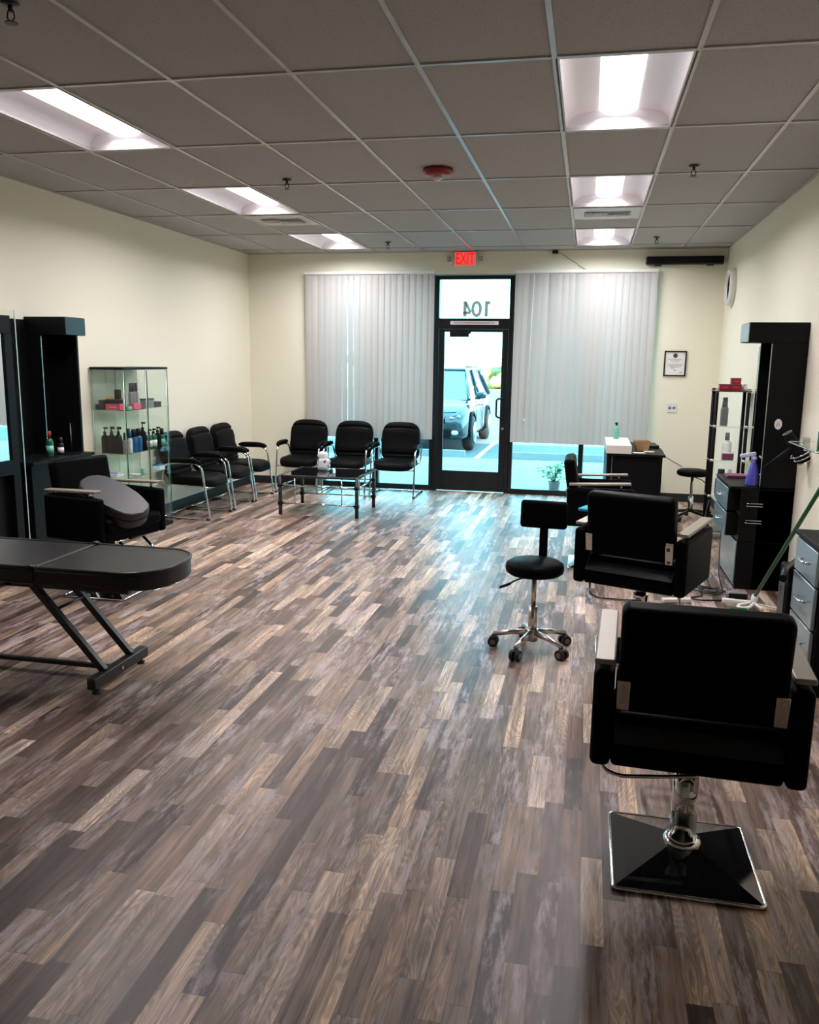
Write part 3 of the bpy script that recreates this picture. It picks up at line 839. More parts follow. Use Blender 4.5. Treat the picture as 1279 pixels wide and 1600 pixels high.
# flowers in crinkled wrap
t = thing('wrapped_flower_bunch', 'small crumpled white and pink bundle standing on the coffee table', 'bundle', (-2.62, 4.83, .428))
rnd = random.Random(5)
def crumple(cx_, cz_, hx_, hz_, amp, sd):
    rr = random.Random(sd)
    def fn(q):
        k_ = 1+rr.uniform(-amp, amp)
        return Vector((q.x*k_, q.y*k_, q.z*(1+rr.uniform(-amp*.4, amp*.4))))
    return fn
b = B()
b.pad(0, 0, .075, .068, .060, .074, 3.0, nu=20, nv=12, fn=crumple(0, 0, 0, 0, .10, 3))
obj('bag', b, 'paper', t)
obj('tissue', B().pad(-.008, 0, .165, .055, .045, .050, 2.2, nu=14, nv=10, fn=crumple(0, 0, 0, 0, .22, 8)), 'paper', t)
for k in range(22):
    a = rnd.uniform(PI*.9, PI*2.1); z = rnd.uniform(.015, .135)
    p = Vector((.064*math.cos(a), .057*math.sin(a), z)); w = rnd.uniform(.008, .018)
    obj('printed_spot', B().pad(p.x, p.y, p.z, w, .010, w*.8, 2, nu=8, nv=6), ('purple', 'lilac', 'grey')[k % 3], t)

# ------------------------------------------------------------------ treatment bed
t = thing('treatment_bed', 'black padded treatment bed on a folding metal frame at the left edge', 'treatment bed', (-2.9, -.25, 0))
zt, zb = .635, .545
end = [(-.0, -.275), (.98, -.275), (1.06, -.265), (1.145, -.15), (1.165, -.05), (1.16, .09), (1.12, .19), (1.04, .262), (.95, .275), (0, .275)]
def shift(p, dx): return [(x+dx, y) for x, y in p]
seam = .52
p1 = [tuple(v)[:2] for v in fillet_path([Vector(q+(0,)) for q in [(seam+.004, -.275), (1.04, -.275), (1.15, -.15), (1.165, -.03), (1.16, .09), (1.12, .20), (1.02, .275), (seam+.004, .275)]], .09)]
obj('leg_cushion', B().prism(p1, zb, zt, bev=.020, seg=4), 'bed', t)
# raised piping / rolled rim along the cushion
obj('rim', B().tube([(x*1.0, y*.985, zt-.004) for x, y in p1], .010, closed=True, n=8, fillet=.03), 'bed', t)
p2 = [(-.10, -.275), (seam-.004, -.275), (seam-.004, .275), (-.10, .275)]
obj('seat_cushion', B().prism(p2, zb, zt, bev=.020, seg=4), 'bed', t)
obj('rim', B().tube([(x, y*.985, zt-.004) for x, y in p2], .010, closed=True, n=8, fillet=.03), 'bed', t)
p3 = [(-1.0, -.275), (-.11, -.275), (-.11, .275), (-1.0, .275)]
obj('back_cushion', B().prism(p3, zb, zt, bev=.020, seg=4), 'bed', t)
obj('hinge', B().cyl((seam, -.26, zb-.006), (seam, .26, zb-.006), .010).pad(seam, .265, zt+.003, .028, .020, .016, 2, nu=12, nv=8).pad(seam-.03, -.262, zt-.002, .028, .016, .012, 2, nu=12, nv=8), 'bed', t)
obj('under_frame', B().box(-.95, .98, -.20, -.165, zb-.035, zb-.002).box(-.95, .98, .165, .20, zb-.035, zb-.002).box(.30, .335, -.2, .2, zb-.035, zb-.002), 'blackmetal', t)
def sqbar(b, a, c, w, h):
    a = Vector(a); c = Vector(c); d = c-a; q = d.to_track_quat('X', 'Z')
    b.box(0, d.length, -w/2, w/2, -h/2, h/2, .003, 1, M=Matrix.Translation(a) @ q.to_matrix().to_4x4())
for y in (-.15, .10):
    bb = B(); sqbar(bb, (.41, y, .525), (.80, y, .085), .035, .035); obj('leg', bb, 'blackmetal', t)
    bb = B(); sqbar(bb, (-.50, y, .525), (-.88, y, .085), .035, .035); obj('leg', bb, 'blackmetal', t)
bb = B(); bb.cyl((.535, -.17, .385), (.545, .14, .385), .008); obj('cross_rod', bb, 'blackmetal', t)
bb = B(); sqbar(bb, (-.88, 0, .045), (.80, 0, .045), .03, .022); obj('stretcher', bb, 'blackmetal', t)
for x in (.80, -.88):
    ft = obj('foot_bar', B().box(x-.024, x+.024, -.275, .235, .030, .088, .004, 1), 'blackmetal', t)
    for y in (-.235, .195): obj('leveler', B().cyl((x, y, 0), (x, y, .012), .020).cyl((x, y, .012), (x, y, .031), .008), 'rubber', ft)
    obj('bolt', B().cyl((x+.024, -.03, .06), (x+.030, -.03, .06), .009, n=8), 'steel', ft)

# ------------------------------------------------------------------ bottles and cartons (helper shapes)
def bottle(name, label, loc, r, h, body, cap, cat='bottle', group=None, style='pump', lab=None):
    t = thing(name, label, cat, loc, 0, group)
    hb = h*.70
    obj('body', B().lathe([(0, 0), (r*.95, 0), (r, .004), (r, hb*.82), (r*.85, hb*.93), (r*.38, hb), (r*.34, hb+.012), (0, hb+.012)], n=16), body, t)
    if style == 'pump':
        obj('pump', B().cyl((0, 0, hb+.008), (0, 0, hb+.03), r*.42).cyl((0, 0, hb+.03), (0, 0, h-.012), r*.14).box(-r*.3, r*.95, -r*.2, r*.2, h-.016, h, .003), cap, t)
    elif style == 'cap':
        obj('cap', B().cyl((0, 0, hb+.006), (0, 0, h), r*.5, r*.42), cap, t)
    elif style == 'flip':
        obj('cap', B().cyl((0, 0, hb*.95), (0, 0, h), r*.72, r*.62), cap, t)
    if lab: obj('label_band', B().lathe([(r*1.01, hb*.18), (r*1.015, hb*.18), (r*1.015, hb*.62), (r*1.01, hb*.62)], n=16), lab, t)
    return t
def carton(name, label, loc, sx, sy, sz, m, cat='box', group=None, rot=0, stripe=None, lid=None):
    t = thing(name, label, cat, loc, rot, group)
    obj('carton', B().box(-sx/2, sx/2, -sy/2, sy/2, 0, sz, .002, 1), m, t)
    if lid: obj('lid', B().box(-sx/2-.001, sx/2+.001, -sy/2-.001, sy/2+.001, sz*.86, sz+.001), lid, t)
    if stripe: obj('print', B().box(-sx*.25, sx*.25, -sy/2-.0012, -sy/2-.0002, sz*.42, sz*.52), stripe, t)
    return t

# ------------------------------------------------------------------ glass display cabinet
cx0, cx1, cy0, cy1, ch = XL+.01, XL+.35, 2.79, 3.59, 1.555
t = thing('glass_display_cabinet', 'wide clear glass display cabinet with black top holding bottles by the left wall', 'display cabinet', (cx0, cy0, 0))
w_, d_ = cx1-cx0, cy1-cy0
obj('base', B().box(0, w_, 0, d_, 0, .035, .003), 'laminate', t)
obj('top', B().box(0, w_, 0, d_, ch-.022, ch, .003), 'laminate', t)
for nm_, bx in (('side_pane', (0, w_, .004, .009)), ('side_pane', (0, w_, d_-.009, d_-.004)), ('back_pane', (.002, .006, .012, d_-.012))):
    obj(nm_, B().box(bx[0], bx[1], bx[2], bx[3], .036, ch-.023), 'cabglass', t)
for ya, yb in ((.012, d_/2-.004), (d_/2+.004, d_-.012)):
    dp = obj('door', B().box(w_-.007, w_-.002, ya, yb, .04, ch-.028), 'cabglass', t)
    obj('door_edge', B().box(w_-.008, w_-.001, ya-.002, ya, .04, ch-.028).box(w_-.008, w_-.001, yb, yb+.002, .04, ch-.028), 'greenbottle', dp)
rods = B()
for x, y in ((.012, .016), (w_-.016, .016), (.012, d_-.016), (w_-.016, d_-.016), (.012, d_/2), (w_-.016, d_/2)): rods.cyl((x, y, .036), (x, y, ch-.023), .0035, n=8)
obj('corner_rod', rods, 'steel', t)
SH = [.42, .80, 1.18]
SH = [.555, .778, 1.172]
for z in SH: obj('shelf', B().box(.018, w_-.018, .018, d_-.018, z-.003, z+.003), 'cabback', t)
def cab(x, y, z): return (cx0+x, cy0+y, z)
z = SH[1]+.0035
gb = 'bottles on the middle shelf of the glass cabinet'
def sb(lab, x, y, r, h, m, cap, style='pump', lb=None):
    bottle('shampoo_bottle', lab, cab(x, y, z), r, h, m, cap, group=gb, style=style, lab=lb)
for k, (x, y) in enumerate([(.090, .055), (.158, .055), (.226, .055), (.11, .13), (.18, .13)]):
    sb('black pump bottle in the cabinet, %s of the black cluster' % ['nearest the wall', 'middle of the front row', 'front row right end', 'rear left', 'rear right'][k], x, y, .033, .235, 'blackmatte', 'black')
sb('clear grey bottle with dark cap on the cabinet shelf, at the front corner', .290, .060, .026, .19, 'grey', 'black', 'flip')
sb('slim white and blue tube bottle on the middle cabinet shelf', .290, .140, .020, .20, 'white', 'blue', 'flip')
sb('blue bottle with black cap on the middle cabinet shelf, left of two', .285, .215, .034, .21, 'blue', 'black', 'flip')
sb('blue bottle with black cap on the middle cabinet shelf, right of two', .285, .298, .034, .21, 'blue', 'black', 'flip')
sb('tall black pump bottle beside the blue bottles on the cabinet shelf', .28, .385, .034, .265, 'blackmatte', 'black')
sb('short dark green bottle with white label just right of the tall black pump', .285, .485, .032, .19, 'greenbottle', 'black', 'pump', 'white')
sb('short dark green bottle with white label, second from the far end of the shelf', .285, .575, .032, .19, 'greenbottle', 'black', 'pump', 'white')
sb('dark bottle of the middle cabinet shelf, near the far end', .285, .655, .032, .20, 'blackmatte', 'black', 'pump')
sb('dark teal bottle at the very far end of the middle cabinet shelf', .285, .735, .030, .18, 'greenbottle', 'black', 'flip', 'mint')
sb('dark bottle standing behind the two blue bottles', .20, .26, .032, .21, 'blackmatte', 'black', 'flip')
z = SH[2]+.0035
gc = 'cartons and jars on the top shelf of the glass cabinet'
carton('product_box', 'small grey carton at the left end of the top cabinet shelf', cab(.038, .06, z), .035, .05, .045, 'black', group=gc)
carton('product_box', 'dark grey carton left of the red carton on the top cabinet shelf', cab(.088, .06, z), .055, .06, .085, 'black', group=gc, lid='blackmatte')
carton('product_box', 'bright red carton with white print on the top cabinet shelf', cab(.200, .055, z), .145, .06, .055, 'pink', group=gc, stripe='white')
carton('product_box', 'black carton lying on the red carton in the cabinet', cab(.200, .055, z+.056), .14, .06, .040, 'blackmatte', group=gc, lid='purple')
carton('product_box', 'small gold lidded tin on the black carton in the cabinet', cab(.165, .055, z+.097), .065, .05, .024, 'gold', 'tin', group=gc)
carton('product_box', 'upright black carton by the front corner of the top cabinet shelf', cab(.240, .055, z+.097), .045, .045, .085, 'blackmatte', group=gc)
bottle('styling_jar', 'small compact with a pale lid on the top cabinet shelf', cab(.30, .13, z), .028, .045, 'mint', 'black', 'jar', group=gc, style='cap')
carton('product_box', 'round edged pink tub on the top cabinet shelf', cab(.29, .255, z), .05, .13, .055, 'pink', 'tub', group=gc)
for k in range(3):
    bottle('spray_can', 'tall dark spray can on the top cabinet shelf, %s of three' % ['nearest', 'middle', 'farthest'][k], cab(.24, .27+.048*k, z), .021, .235, 'grey', 'black', 'spray can', group=gc, style='flip')
carton('product_box', 'wide dark grey carton in the right half of the top cabinet shelf', cab(.28, .49, z), .06, .16, .085, 'grey', group=gc, lid='black')
carton('product_box', 'low dark carton at the far end of the top cabinet shelf', cab(.28, .65, z), .06, .11, .05, 'black', group=gc, lid='black')
z = SH[0]+.0035
gd = 'packets on the lower shelf of the glass cabinet'
carton('product_packet', 'stack of pale packets at the left of the lower cabinet shelf', cab(.12, .10, z), .16, .12, .03, 'paper', 'packet', group=gd)
carton('product_packet', 'pale blue packet lying on the pale stack in the cabinet', cab(.13, .10, z+.031), .13, .09, .018, 'lilac', 'packet', group=gd)
carton('product_packet', 'flat white card at the middle of the lower cabinet shelf', cab(.25, .26, z), .09, .08, .012, 'paper', 'packet', group=gd)
carton('product_packet', 'tiny green carton on the lower cabinet shelf', cab(.28, .36, z), .03, .03, .05, 'mint', 'packet', group=gd)
carton('product_packet', 'white and blue packet at the far end of the lower cabinet shelf', cab(.27, .68, z), .08, .10, .05, 'white', 'packet', group=gd, lid='blue')
z = .036
ge = 'small things on the cabinet floor'
carton('product_packet', 'silver packet on the cabinet floor near the front edge', cab(.26, .10, z), .09, .08, .035, 'steel', 'packet', group=ge)
carton('product_packet', 'white packet on the cabinet floor at the middle', cab(.26, .28, z), .08, .09, .03, 'paper', 'packet', group=ge)
carton('product_packet', 'grey packet on the cabinet floor at the far end', cab(.26, .50, z), .08, .08, .035, 'grey', 'packet', group=ge)

# ------------------------------------------------------------------ styling stations on the left wall
t = thing('styling_station', 'tall black station tower with overhanging hood on the left wall by the glass cabinet', 'salon station', (XL, 1.95, 0))
obj('hood', B().box(.002, .36, 0, .27, 1.81, 1.95, .003, 1), 'laminate', t)
obj('hood_front', B().box(.361, .366, .004, .266, 1.814, 1.946), 'laminate_gloss', t)
obj('back_panel', B().box(.002, .02, -.53, -.001, .868, 1.925), 'laminate', t)
obj('side_panel', B().box(.002, .14, .0, .022, .0, 1.81), 'laminate', t)
obj('side_panel', B().box(.002, .29, .248, .27, .0, 1.81), 'laminate', t)
obj('back_panel', B().box(.002, .02, .022, .248, .0, 1.81), 'laminate', t)
obj('edge_strip', B().box(.1405, .144, .0, .006, .87, 1.80), 'steel', t)
cbt = obj('cabinet', B().box(.002, .36, -.51, .27, .0, .84, .003, 1), 'laminate', t)
obj('counter', B().box(.002, .39, -.53, .27, .84, .868, .003, 1), 'laminate', t)
obj('niche_rod', B().cyl((.20, .235, .868), (.20, .235, 1.10), .004, n=8), 'steel', t)
gS = 'bottles on the left station counter'
bottle('spray_bottle', 'dark green bottle with red and silver top on the left station counter', (-3.89, 1.80, .869), .028, .20, 'greenbottle', 'red', group=gS, style='cap', lab='mint')
bottle('hair_spray_can', 'white labelled can with black cap on the left station counter', (-3.885, 1.93, .869), .024, .14, 'black', 'black', 'spray can', group=gS, style='flip', lab='white')
# nearer mirror unit
t = thing('mirror_station', 'black station panel with a wide mirror at the left edge of the photo', 'salon station', (XL, .30, 0))
f = B()
f.box(.002, .35, 0, 1.03, 1.80, 1.925, .003, 1).box(.30, .35, .955, 1.03, .0, 1.80).box(.30, .35, 0, .06, .90, 1.80).box(.30, .35, 0, .955, .80, .905)
f.box(.30, .325, .06, .955, .905, 1.80)
obj('panel', f, 'laminate', t)
obj('mirror', B().box(.3255, .336, .06, .955, .905, 1.80), 'mirror', t)
obj('cabinet', B().box(.002, .30, 0, 1.03, 0, .80), 'laminate', t)
t2 = thing('glass_screen', 'tall clear glass screen with a bright edge beside the left mirror station', 'glass screen', (XL, 1.365, 0))
obj('pane', B().box(.002, .355, 0, .008, .05, 1.965), 'glass', t2)
obj('edge_strip', B().box(.355, .360, -.001, .009, .05, 1.966), 'steel', t2)
obj('foot', B().box(.05, .33, -.03, .038, 0, .05, .006), 'black', t2)

# ------------------------------------------------------------------ stations on the right wall
t = thing('styling_station', 'tall black station tower with hood and drawer cabinet on the right wall', 'salon station', (XR, 2.42, 0))
obj('hood', B().box(-.40, -.002, 0, .33, 1.81, 1.95, .003, 1), 'laminate', t)
obj('hood_front', B().box(-.406, -.401, .004, .326, 1.814, 1.946), 'drawer', t)  # bluish plate, window reflection on the hood front painted as colour
obj('side_panel', B().box(-.240, -.002, .0, .022, .0, 1.81), 'laminate', t)
obj('side_panel', B().box(-.258, -.002, .308, .33, .0, 1.81), 'laminate', t)
obj('back_panel', B().box(-.02, -.002, .022, .308, .0, 1.81), 'laminate', t)
obj('edge_strip', B().box(-.244, -.2405, .0, .006, .78, 1.80), 'steel', t)
mr = obj('mirror', B().box(-.15, -.135, .345, .98, .85, 1.80), 'mirror', t)
obj('mirror_backing', B().box(-.134, -.002, .345, .98, .85, 1.80), 'laminate', mr)
cb = obj('cabinet', B().box(-.36, -.002, .06, .70, .0, .36, .003, 1).box(-.36, -.002, .0, .70, .36, .755, .003, 1).box(-.36, -.002, 0, .06, 0, .36), 'laminate', t)
obj('counter', B().box(-.44, -.002, .0, .72, .755, .775, .003, 1), 'laminate', t)
for z0, z1 in ((.575, .745), (.385, .56)):
    dr_ = obj('drawer', B().box(-.435, -.361, .10, .68, z0, z1, .004, 1), 'laminate', t)
    obj('drawer_front', B().box(-.445, -.436, .10, .68, z0, z1, .002, 1), 'drawer', dr_)
    obj('handle', B().tube([(-.445, .34, (z0+z1)/2), (-.468, .36, (z0+z1)/2), (-.468, .44, (z0+z1)/2), (-.445, .46, (z0+z1)/2)], .006, fillet=.015), 'chrome', dr_)
obj('door', B().box(-.372, -.361, .01, .68, .03, .355, .004, 1), 'drawer', t)
for z0, z1, sg in ((.60, .62, 1), (.46, .48, 1)):
    pass
hw = B()
for z0 in (.66, .535):
    hw.tube([(-.33, -.004, z0), (-.33, -.07, z0), (-.22, -.07, z0), (-.22, -.004, z0)], .003, n=6, fillet=.01)
    hw.tube([(-.33, -.004, z0-.02), (-.33, -.07, z0-.02), (-.22, -.07, z0-.02), (-.22, -.004, z0-.02)], .003, n=6, fillet=.01)
obj('tool_holder', hw, 'chrome', t)
sk = obj('sticker', B().cyl((-.155, -.0005, 1.235), (-.155, -.0025, 1.235), .026, n=24), 'paper', t)
for v in sk.data.vertices: v.co.z = 1.235+(v.co.z-1.235)*1.45
obj('print', B().tube([(-.166, -.0035, 1.222), (-.155, -.0035, 1.252), (-.144, -.0035, 1.222)], .0018, n=6), 'greyink', sk)

# hair dryer hanging in a spiral chrome holder
t = thing('hair_dryer', 'black hair dryer hanging nozzle up in a wire holder on the right station', 'hair dryer', (1.66, 2.12, 1.055))
ax = Vector((-.55, 0, .83)).normalized()
q = Vector((0, 0, 1)).rotation_difference(ax).to_matrix().to_4x4()
obj('barrel', B().lathe([(.026, .17), (.032, .15), (.038, .09), (.047, .03), (.049, -.03), (.040, -.065), (.0, -.07)], n=24, M=q), 'blackmatte', t)
obj('nozzle_ring', B().tube([q @ Vector((.031*math.cos(a_*PI/10), .031*math.sin(a_*PI/10), .170)) for a_ in range(20)], .0035, closed=True, n=6), 'grey', t)
obj('handle', B().tube([(-.03, -.01, .06), (-.12, -.015, -.01), (-.22, -.02, -.10)], [.018, .014, .010], n=14), 'blackmatte', t)
sp = []
for k in range(70):
    a_ = k*.30; r_ = .068-.0004*k
    sp.append(q @ Vector((r_*math.cos(a_), r_*math.sin(a_), .02-.0014*k)))
hd = thing('dryer_holder', 'shiny spiral wire holder gripping the black hair dryer on the right station', 'holder', (1.66, 2.12, 1.055))
obj('coil', B().tube(sp, .0045, n=8), 'chrome', hd)
obj('bracket', B().tube([sp[0], (.055, .02, .0), (.04, .29, -.02)], .006), 'chrome', hd)

# spray bottle and items on the station 1 counter
t = thing('spray_bottle', 'violet blue spray bottle with white trigger on the right station counter', 'spray bottle', (1.44, 2.50, .776))
t.scale = (1.18, 1.18, 1.18)
obj('body', B().lathe([(0, 0), (.042, 0), (.044, .006), (.036, .07), (.026, .12), (.015, .145), (.0145, .160), (0, .16)], n=24), 'indigo', t)
hdm = obj('trigger_head', B().cyl((0, 0, .158), (0, 0, .180), .017).box(-.045, .050, -.012, .012, .180, .205, .006, 2, M=Matrix.Rotation(R(-12), 4, 'Y')), 'lilac', t)
obj('trigger', B().tube([(.028, 0, .185), (.05, 0, .165), (.064, 0, .14)], .005, n=8), 'lilac', hdm)
carton('comb_jar', 'small teal patterned box beside the violet spray bottle', (1.50, 2.56, .776), .07, .05, .075, 'teal', 'box', lid='white')
carton('brush_tray', 'flat dark red box on the far end of the right station counter', (1.40, 2.95, .776), .16, .16, .02, 'purple', 'box')

# nearer station at the right edge
t = thing('styling_station', 'drawer cabinet, blue window sheen on its fronts, of the station at the right edge of the photo', 'salon station', (XR, .32, 0))
obj('cabinet', B().box(-.33, -.002, 0, .48, 0, .745, .003, 1), 'laminate', t)
obj('counter', B().box(-.35, -.002, -.02, .50, .745, .772, .003, 1), 'laminate', t)
for z0, z1 in ((.565, .74), (.34, .555), (.12, .33)):
    d_r = obj('drawer', B().box(-.352, -.331, .025, .455, z0, z1, .004, 1), 'drawer', t)
    zc_ = (z0+z1)/2
    obj('handle', B().tube([(-.352, .17, zc_), (-.376, .19, zc_), (-.376, .29, zc_), (-.352, .31, zc_)], .007, fillet=.015), 'chrome', d_r)
gR = 'products on the right edge station'
carton('product_jar', 'dark red square jar with black lid on the right edge counter', (1.625, .78, .773), .06, .06, .09, 'redbox', 'jar', group=gR, lid='black')
bottle('product_can', 'white red and blue can on the right edge counter', (1.61, .68, .773), .032, .10, 'white', 'blue', 'can', group=gR, style='flip', lab='blue')
carton('product_tub', 'low pink and purple tub at the front of the right edge counter', (1.56, .64, .773), .07, .08, .035, 'purple', 'tub', group=gR, lid='pink')
# clippers rack between the two stations
t = thing('appliance_stand', 'narrow black appliance stand on the floor between the two right stations', 'stand', (1.47, 1.12, 0))
obj('body', B().box(-.07, .07, -.10, .10, 0, .50, .012, 2), 'blackmatte', t)
obj('front_plate', B().box(-.076, -.0705, -.07, .07, .05, .40, .002), 'blackmetal', t)
obj('handle_clip', B().box(-.082, -.0765, .03, .04, .33, .37), 'chrome', t)
t = thing('hair_straightener', 'black hair straightener lying on the appliance stand in front of the drawers with blue sheen', 'hair tool', (1.47, 1.12, .516))
obj('barrel', B().tube([(.0, .06, 0), (-.11, -.20, .0), (-.17, -.42, -.0)], [.014, .016, .020], n=12), 'black', t)
obj('plate', B().box(-.012, .012, .0, .12, -.004, .004, .002, M=Matrix.Translation((.0, .04, .0))), 'steel', t)
# glass shelf with bottle
t = thing('glass_wall_shelf', 'small glass wall shelf with a metal rim at the right edge', 'wall shelf', (XR, 1.75, 1.16))
obj('shelf', B().box(-.20, -.002, -.60, .10, -.004, .004), 'cabback', t)
obj('rail', B().tube([(-.005, .10, .0), (-.20, .10, 0), (-.20, -.60, 0), (-.005, -.60, 0)], .006, fillet=.02), 'chrome', t)
obj('bracket', B().box(-.12, -.002, .02, .035, -.05, -.004).box(-.12, -.002, -.5, -.485, -.05, -.004), 'steel', t)
t = bottle('product_tub', 'green tub with a black pump on the glass wall shelf', (1.62, 1.36, 1.165), .05, .17, 'green', 'black', 'tub', style='pump')
carton('product_jar', 'small silver lidded jar at the end of the glass wall shelf', (1.60, 1.75, 1.165), .045, .045, .035, 'steel', 'jar')

# broom leaning on the right wall
t = thing('broom', 'green handled broom with a white plastic bracket head leaning at the right wall', 'broom', (1.40, 1.90, 0))
top = Vector((.27, -.92, 1.32)); bot = Vector((0.0, 0.0, .05))
obj('handle', B().tube([bot+Vector((0, 0, .02)), top], .0135, n=12), 'green', t)
obj('head_bracket', B().cyl((0, 0, .02), (.006, -.02, .10), .022).tube([(-.02, -.01, .04), (-.10, -.05, .035), (-.115, -.10, .03), (-.05, -.11, .03), (0, -.04, .05)], .011, fillet=.03).tube([(.0, -.03, .05), (.04, -.12, .03)], .011).tube([(0, 0, .04), (.10, -.03, .03), (.19, -.05, .022)], .006), 'white', t)
obj('bristle_bar', B().box(-.20, 0, -.015, .015, .02, .055, .008, M=Matrix.Rotation(R(172), 4, 'Z') @ Matrix.Rotation(R(180), 4, 'Z')), 'white', t)
obj('bristles', B().box(-.17, -.06, -.14, -.11, .001, .035, .006), 'green', t)
t = thing('hand_clipper', 'rounded grey and black gadget lying on the floor by the broom', 'gadget', (1.33, 2.10, 0))
obj('body', B().box(-.075, .075, -.03, .03, .001, .065, .022, 4), 'grey', t)
obj('front', B().box(-.062, .062, -.0335, -.030, .010, .055, .01), 'black', t)
# tangled cords
rnd = random.Random(21); pts = []
for k in range(26):
    a_ = k*1.1+rnd.uniform(-.4, .4); r_ = rnd.uniform(.04, .14)
    pts.append((r_*1.1*math.cos(a_), r_*math.sin(a_), .008+.018*rnd.random()))
pts += [(-.05, -.14, .006), (-.16, -.20, .005), (-.10, -.26, .005), (.08, -.22, .005)]
t = thing('cord_tangle', 'tangle of black power cords on the floor beside the right station', 'cords', (1.16, 2.27, 0))
obj('tangle', B().tube(pts, .005, n=6, fillet=.06), 'rubber', t)
obj('hanging_cord', B().tube([(.02, .0, .02), (-.02, .05, .10), (-.045, .20, .30), (-.01, .4, .50), (.02, .45, .62)], .004, n=6, fillet=.08).tube([(.10, .02, .02), (.07, .06, .12), (.085, .20, .30), (.10, .30, .46)], .004, n=6, fillet=.08), 'rubber', t)
# power strip
t = thing('power_strip', 'pale flat power strip on the floor under the second styling chair', 'power strip', (.90, 1.93, 0), R(15))
obj('body', B().box(-.10, .10, -.025, .025, .001, .03, .006), 'offwhite', t)

# ------------------------------------------------------------------ etagere shelf tower
ex0, ex1, ey0, ey1 = 1.385, 1.690, 4.25, 4.50
t = thing('shelf_tower', 'slim five tier shelf tower with black and chrome tubes in the right corner', 'shelf', (ex0, ey0, 0))
ew, ed = ex1-ex0, ey1-ey0
zs = [.085, .40, .76, 1.075, 1.415]
zs = [.085, .425, .765, 1.085, 1.415]
for z in zs: obj('tier', B().box(-.01, ew+.01, -.01, ed+.01, z-.012, z, .004, 1), 'cabback' if z > .1 and z < 1.4 else 'blackmetal', t)
for x in (0.012, ew-.012):
    for y in (.012, ed-.012):
        obj('post', B().cyl((x, y, 0), (x, y, 1.43), .0165, n=14), 'blackmatte', t)
for z in zs: 
    k_ = B()
    for x in (0.012, ew-.012): k_.cyl((x, .012, z-.016), (x, .012, z+.008), .017, n=14)
    obj('collar', k_, 'steel', t)
gT = 'dark red cartons on top of the shelf tower'
carton('hair_colour_box', 'dark red carton on top of the shelf tower, bottom left of three', (ex0+.085, ey0+.10, 1.436), .095, .08, .055, 'redbox', 'box', gT, stripe='pink', lid='purple').location.z = 1.416
carton('hair_colour_box', 'dark red carton on top of the shelf tower, bottom right of three', (ex0+.185, ey0+.10, 1.416), .098, .08, .055, 'redbox', 'box', gT, stripe='pink', lid='purple')
carton('hair_colour_box', 'dark red carton stacked topmost on the shelf tower', (ex0+.18, ey0+.10, 1.473), .085, .08, .055, 'redbox', 'box', gT, stripe='pink', lid='purple')
bottle('developer_bottle', 'white cylindrical bottle on top of the shelf tower behind the red cartons', (ex0+.27, ey0+.12, 1.416), .026, .06, 'white', 'white', style='flip')
bottle('developer_bottle', 'tall grey bottle on the second tier of the shelf tower', (ex0+.105, ey0+.12, zs[3]+.002), .036, .26, 'grey', 'grey', style='flip')
bottle('developer_bottle', 'tall white bottle on the middle tier of the shelf tower', (ex0+.15, ey0+.12, zs[2]+.002), .045, .25, 'white', 'grey', style='cap')
carton('product_box', 'plum and white carton on the middle tier of the shelf tower', (ex0+.155, ey0+.045, zs[2]+.002), .10, .045, .07, 'purple', 'box', lid='white')
bottle('developer_bottle', 'dark blue bottle on the lower tier of the shelf tower', (ex0+.12, ey0+.12, zs[1]+.002), .05, .24, 'blue', 'black', style='flip')
bottle('developer_bottle', 'white bottle beside the dark blue one on the shelf tower', (ex0+.20, ey0+.14, zs[1]+.002), .03, .24, 'white', 'white', style='flip')

# ------------------------------------------------------------------ reception desk
t = thing('reception_desk', 'black reception desk with a raised white counter, in front of the right blind', 'desk', (.44, 4.66, 0))
dw, dd = .56, 1.36
obj('desktop', B().box(-.0, dw+.012, -.005, dd, .725, .75, .003, 1), 'laminate', t)
obj('front_panel', B().box(.03, dw-.03, .03, .05, .02, .725), 'laminate', t)
obj('side_panel', B().box(.0, .03, 0, dd, 0, .725, .002, 1), 'laminate', t)
obj('side_panel', B().box(dw-.045, dw-.015, 0.0, dd, 0, .725, .002, 1), 'laminate', t)
obj('inner_panel', B().box(.05, .056, -.002, .03, .03, .72), 'steel', t)
obj('counter_block', B().box(-.012, .24, -.015, .95, .7505, .835, .004, 1), 'offwhite', t)
t = thing('spray_bottle', 'translucent green bottle with dark spray top on the white desk counter', 'spray bottle', (.545, 5.40, .836))
obj('body', B().lathe([(0, 0), (.026, 0), (.028, .006), (.028, .085), (.022, .12), (.012, .145), (0, .145)], n=20), 'mint', t)
obj('spray_top', B().cyl((0, 0, .143), (0, 0, .160), .012).box(-.018, .012, -.007, .007, .160, .18, .004), 'black', t)
t = thing('cardboard_tray', 'tan tapered cardboard basket on the reception desk', 'basket', (.80, 5.05, .751), R(6))
s0, s1, hh = .055, .078, .105
b = B(); v = [(-s0, -s0, 0), (s0, -s0, 0), (s0, s0, 0), (-s0, s0, 0), (-s1, -s1, hh), (s1, -s1, hh), (s1, s1, hh), (-s1, s1, hh)]
q_ = .90; v += [(x*q_, y*q_, z+.004 if z < .01 else z) for x, y, z in v]
b._add(v, [(3, 2, 1, 0), (0, 1, 5, 4), (1, 2, 6, 5), (2, 3, 7, 6), (3, 0, 4, 7), (8, 9, 10, 11), (9, 8, 12, 13), (10, 9, 13, 14), (11, 10, 14, 15), (8, 11, 15, 12), (4, 5, 13, 12), (5, 6, 14, 13), (6, 7, 15, 14), (7, 4, 12, 15)])
obj('basket', b, 'cardboard', t)
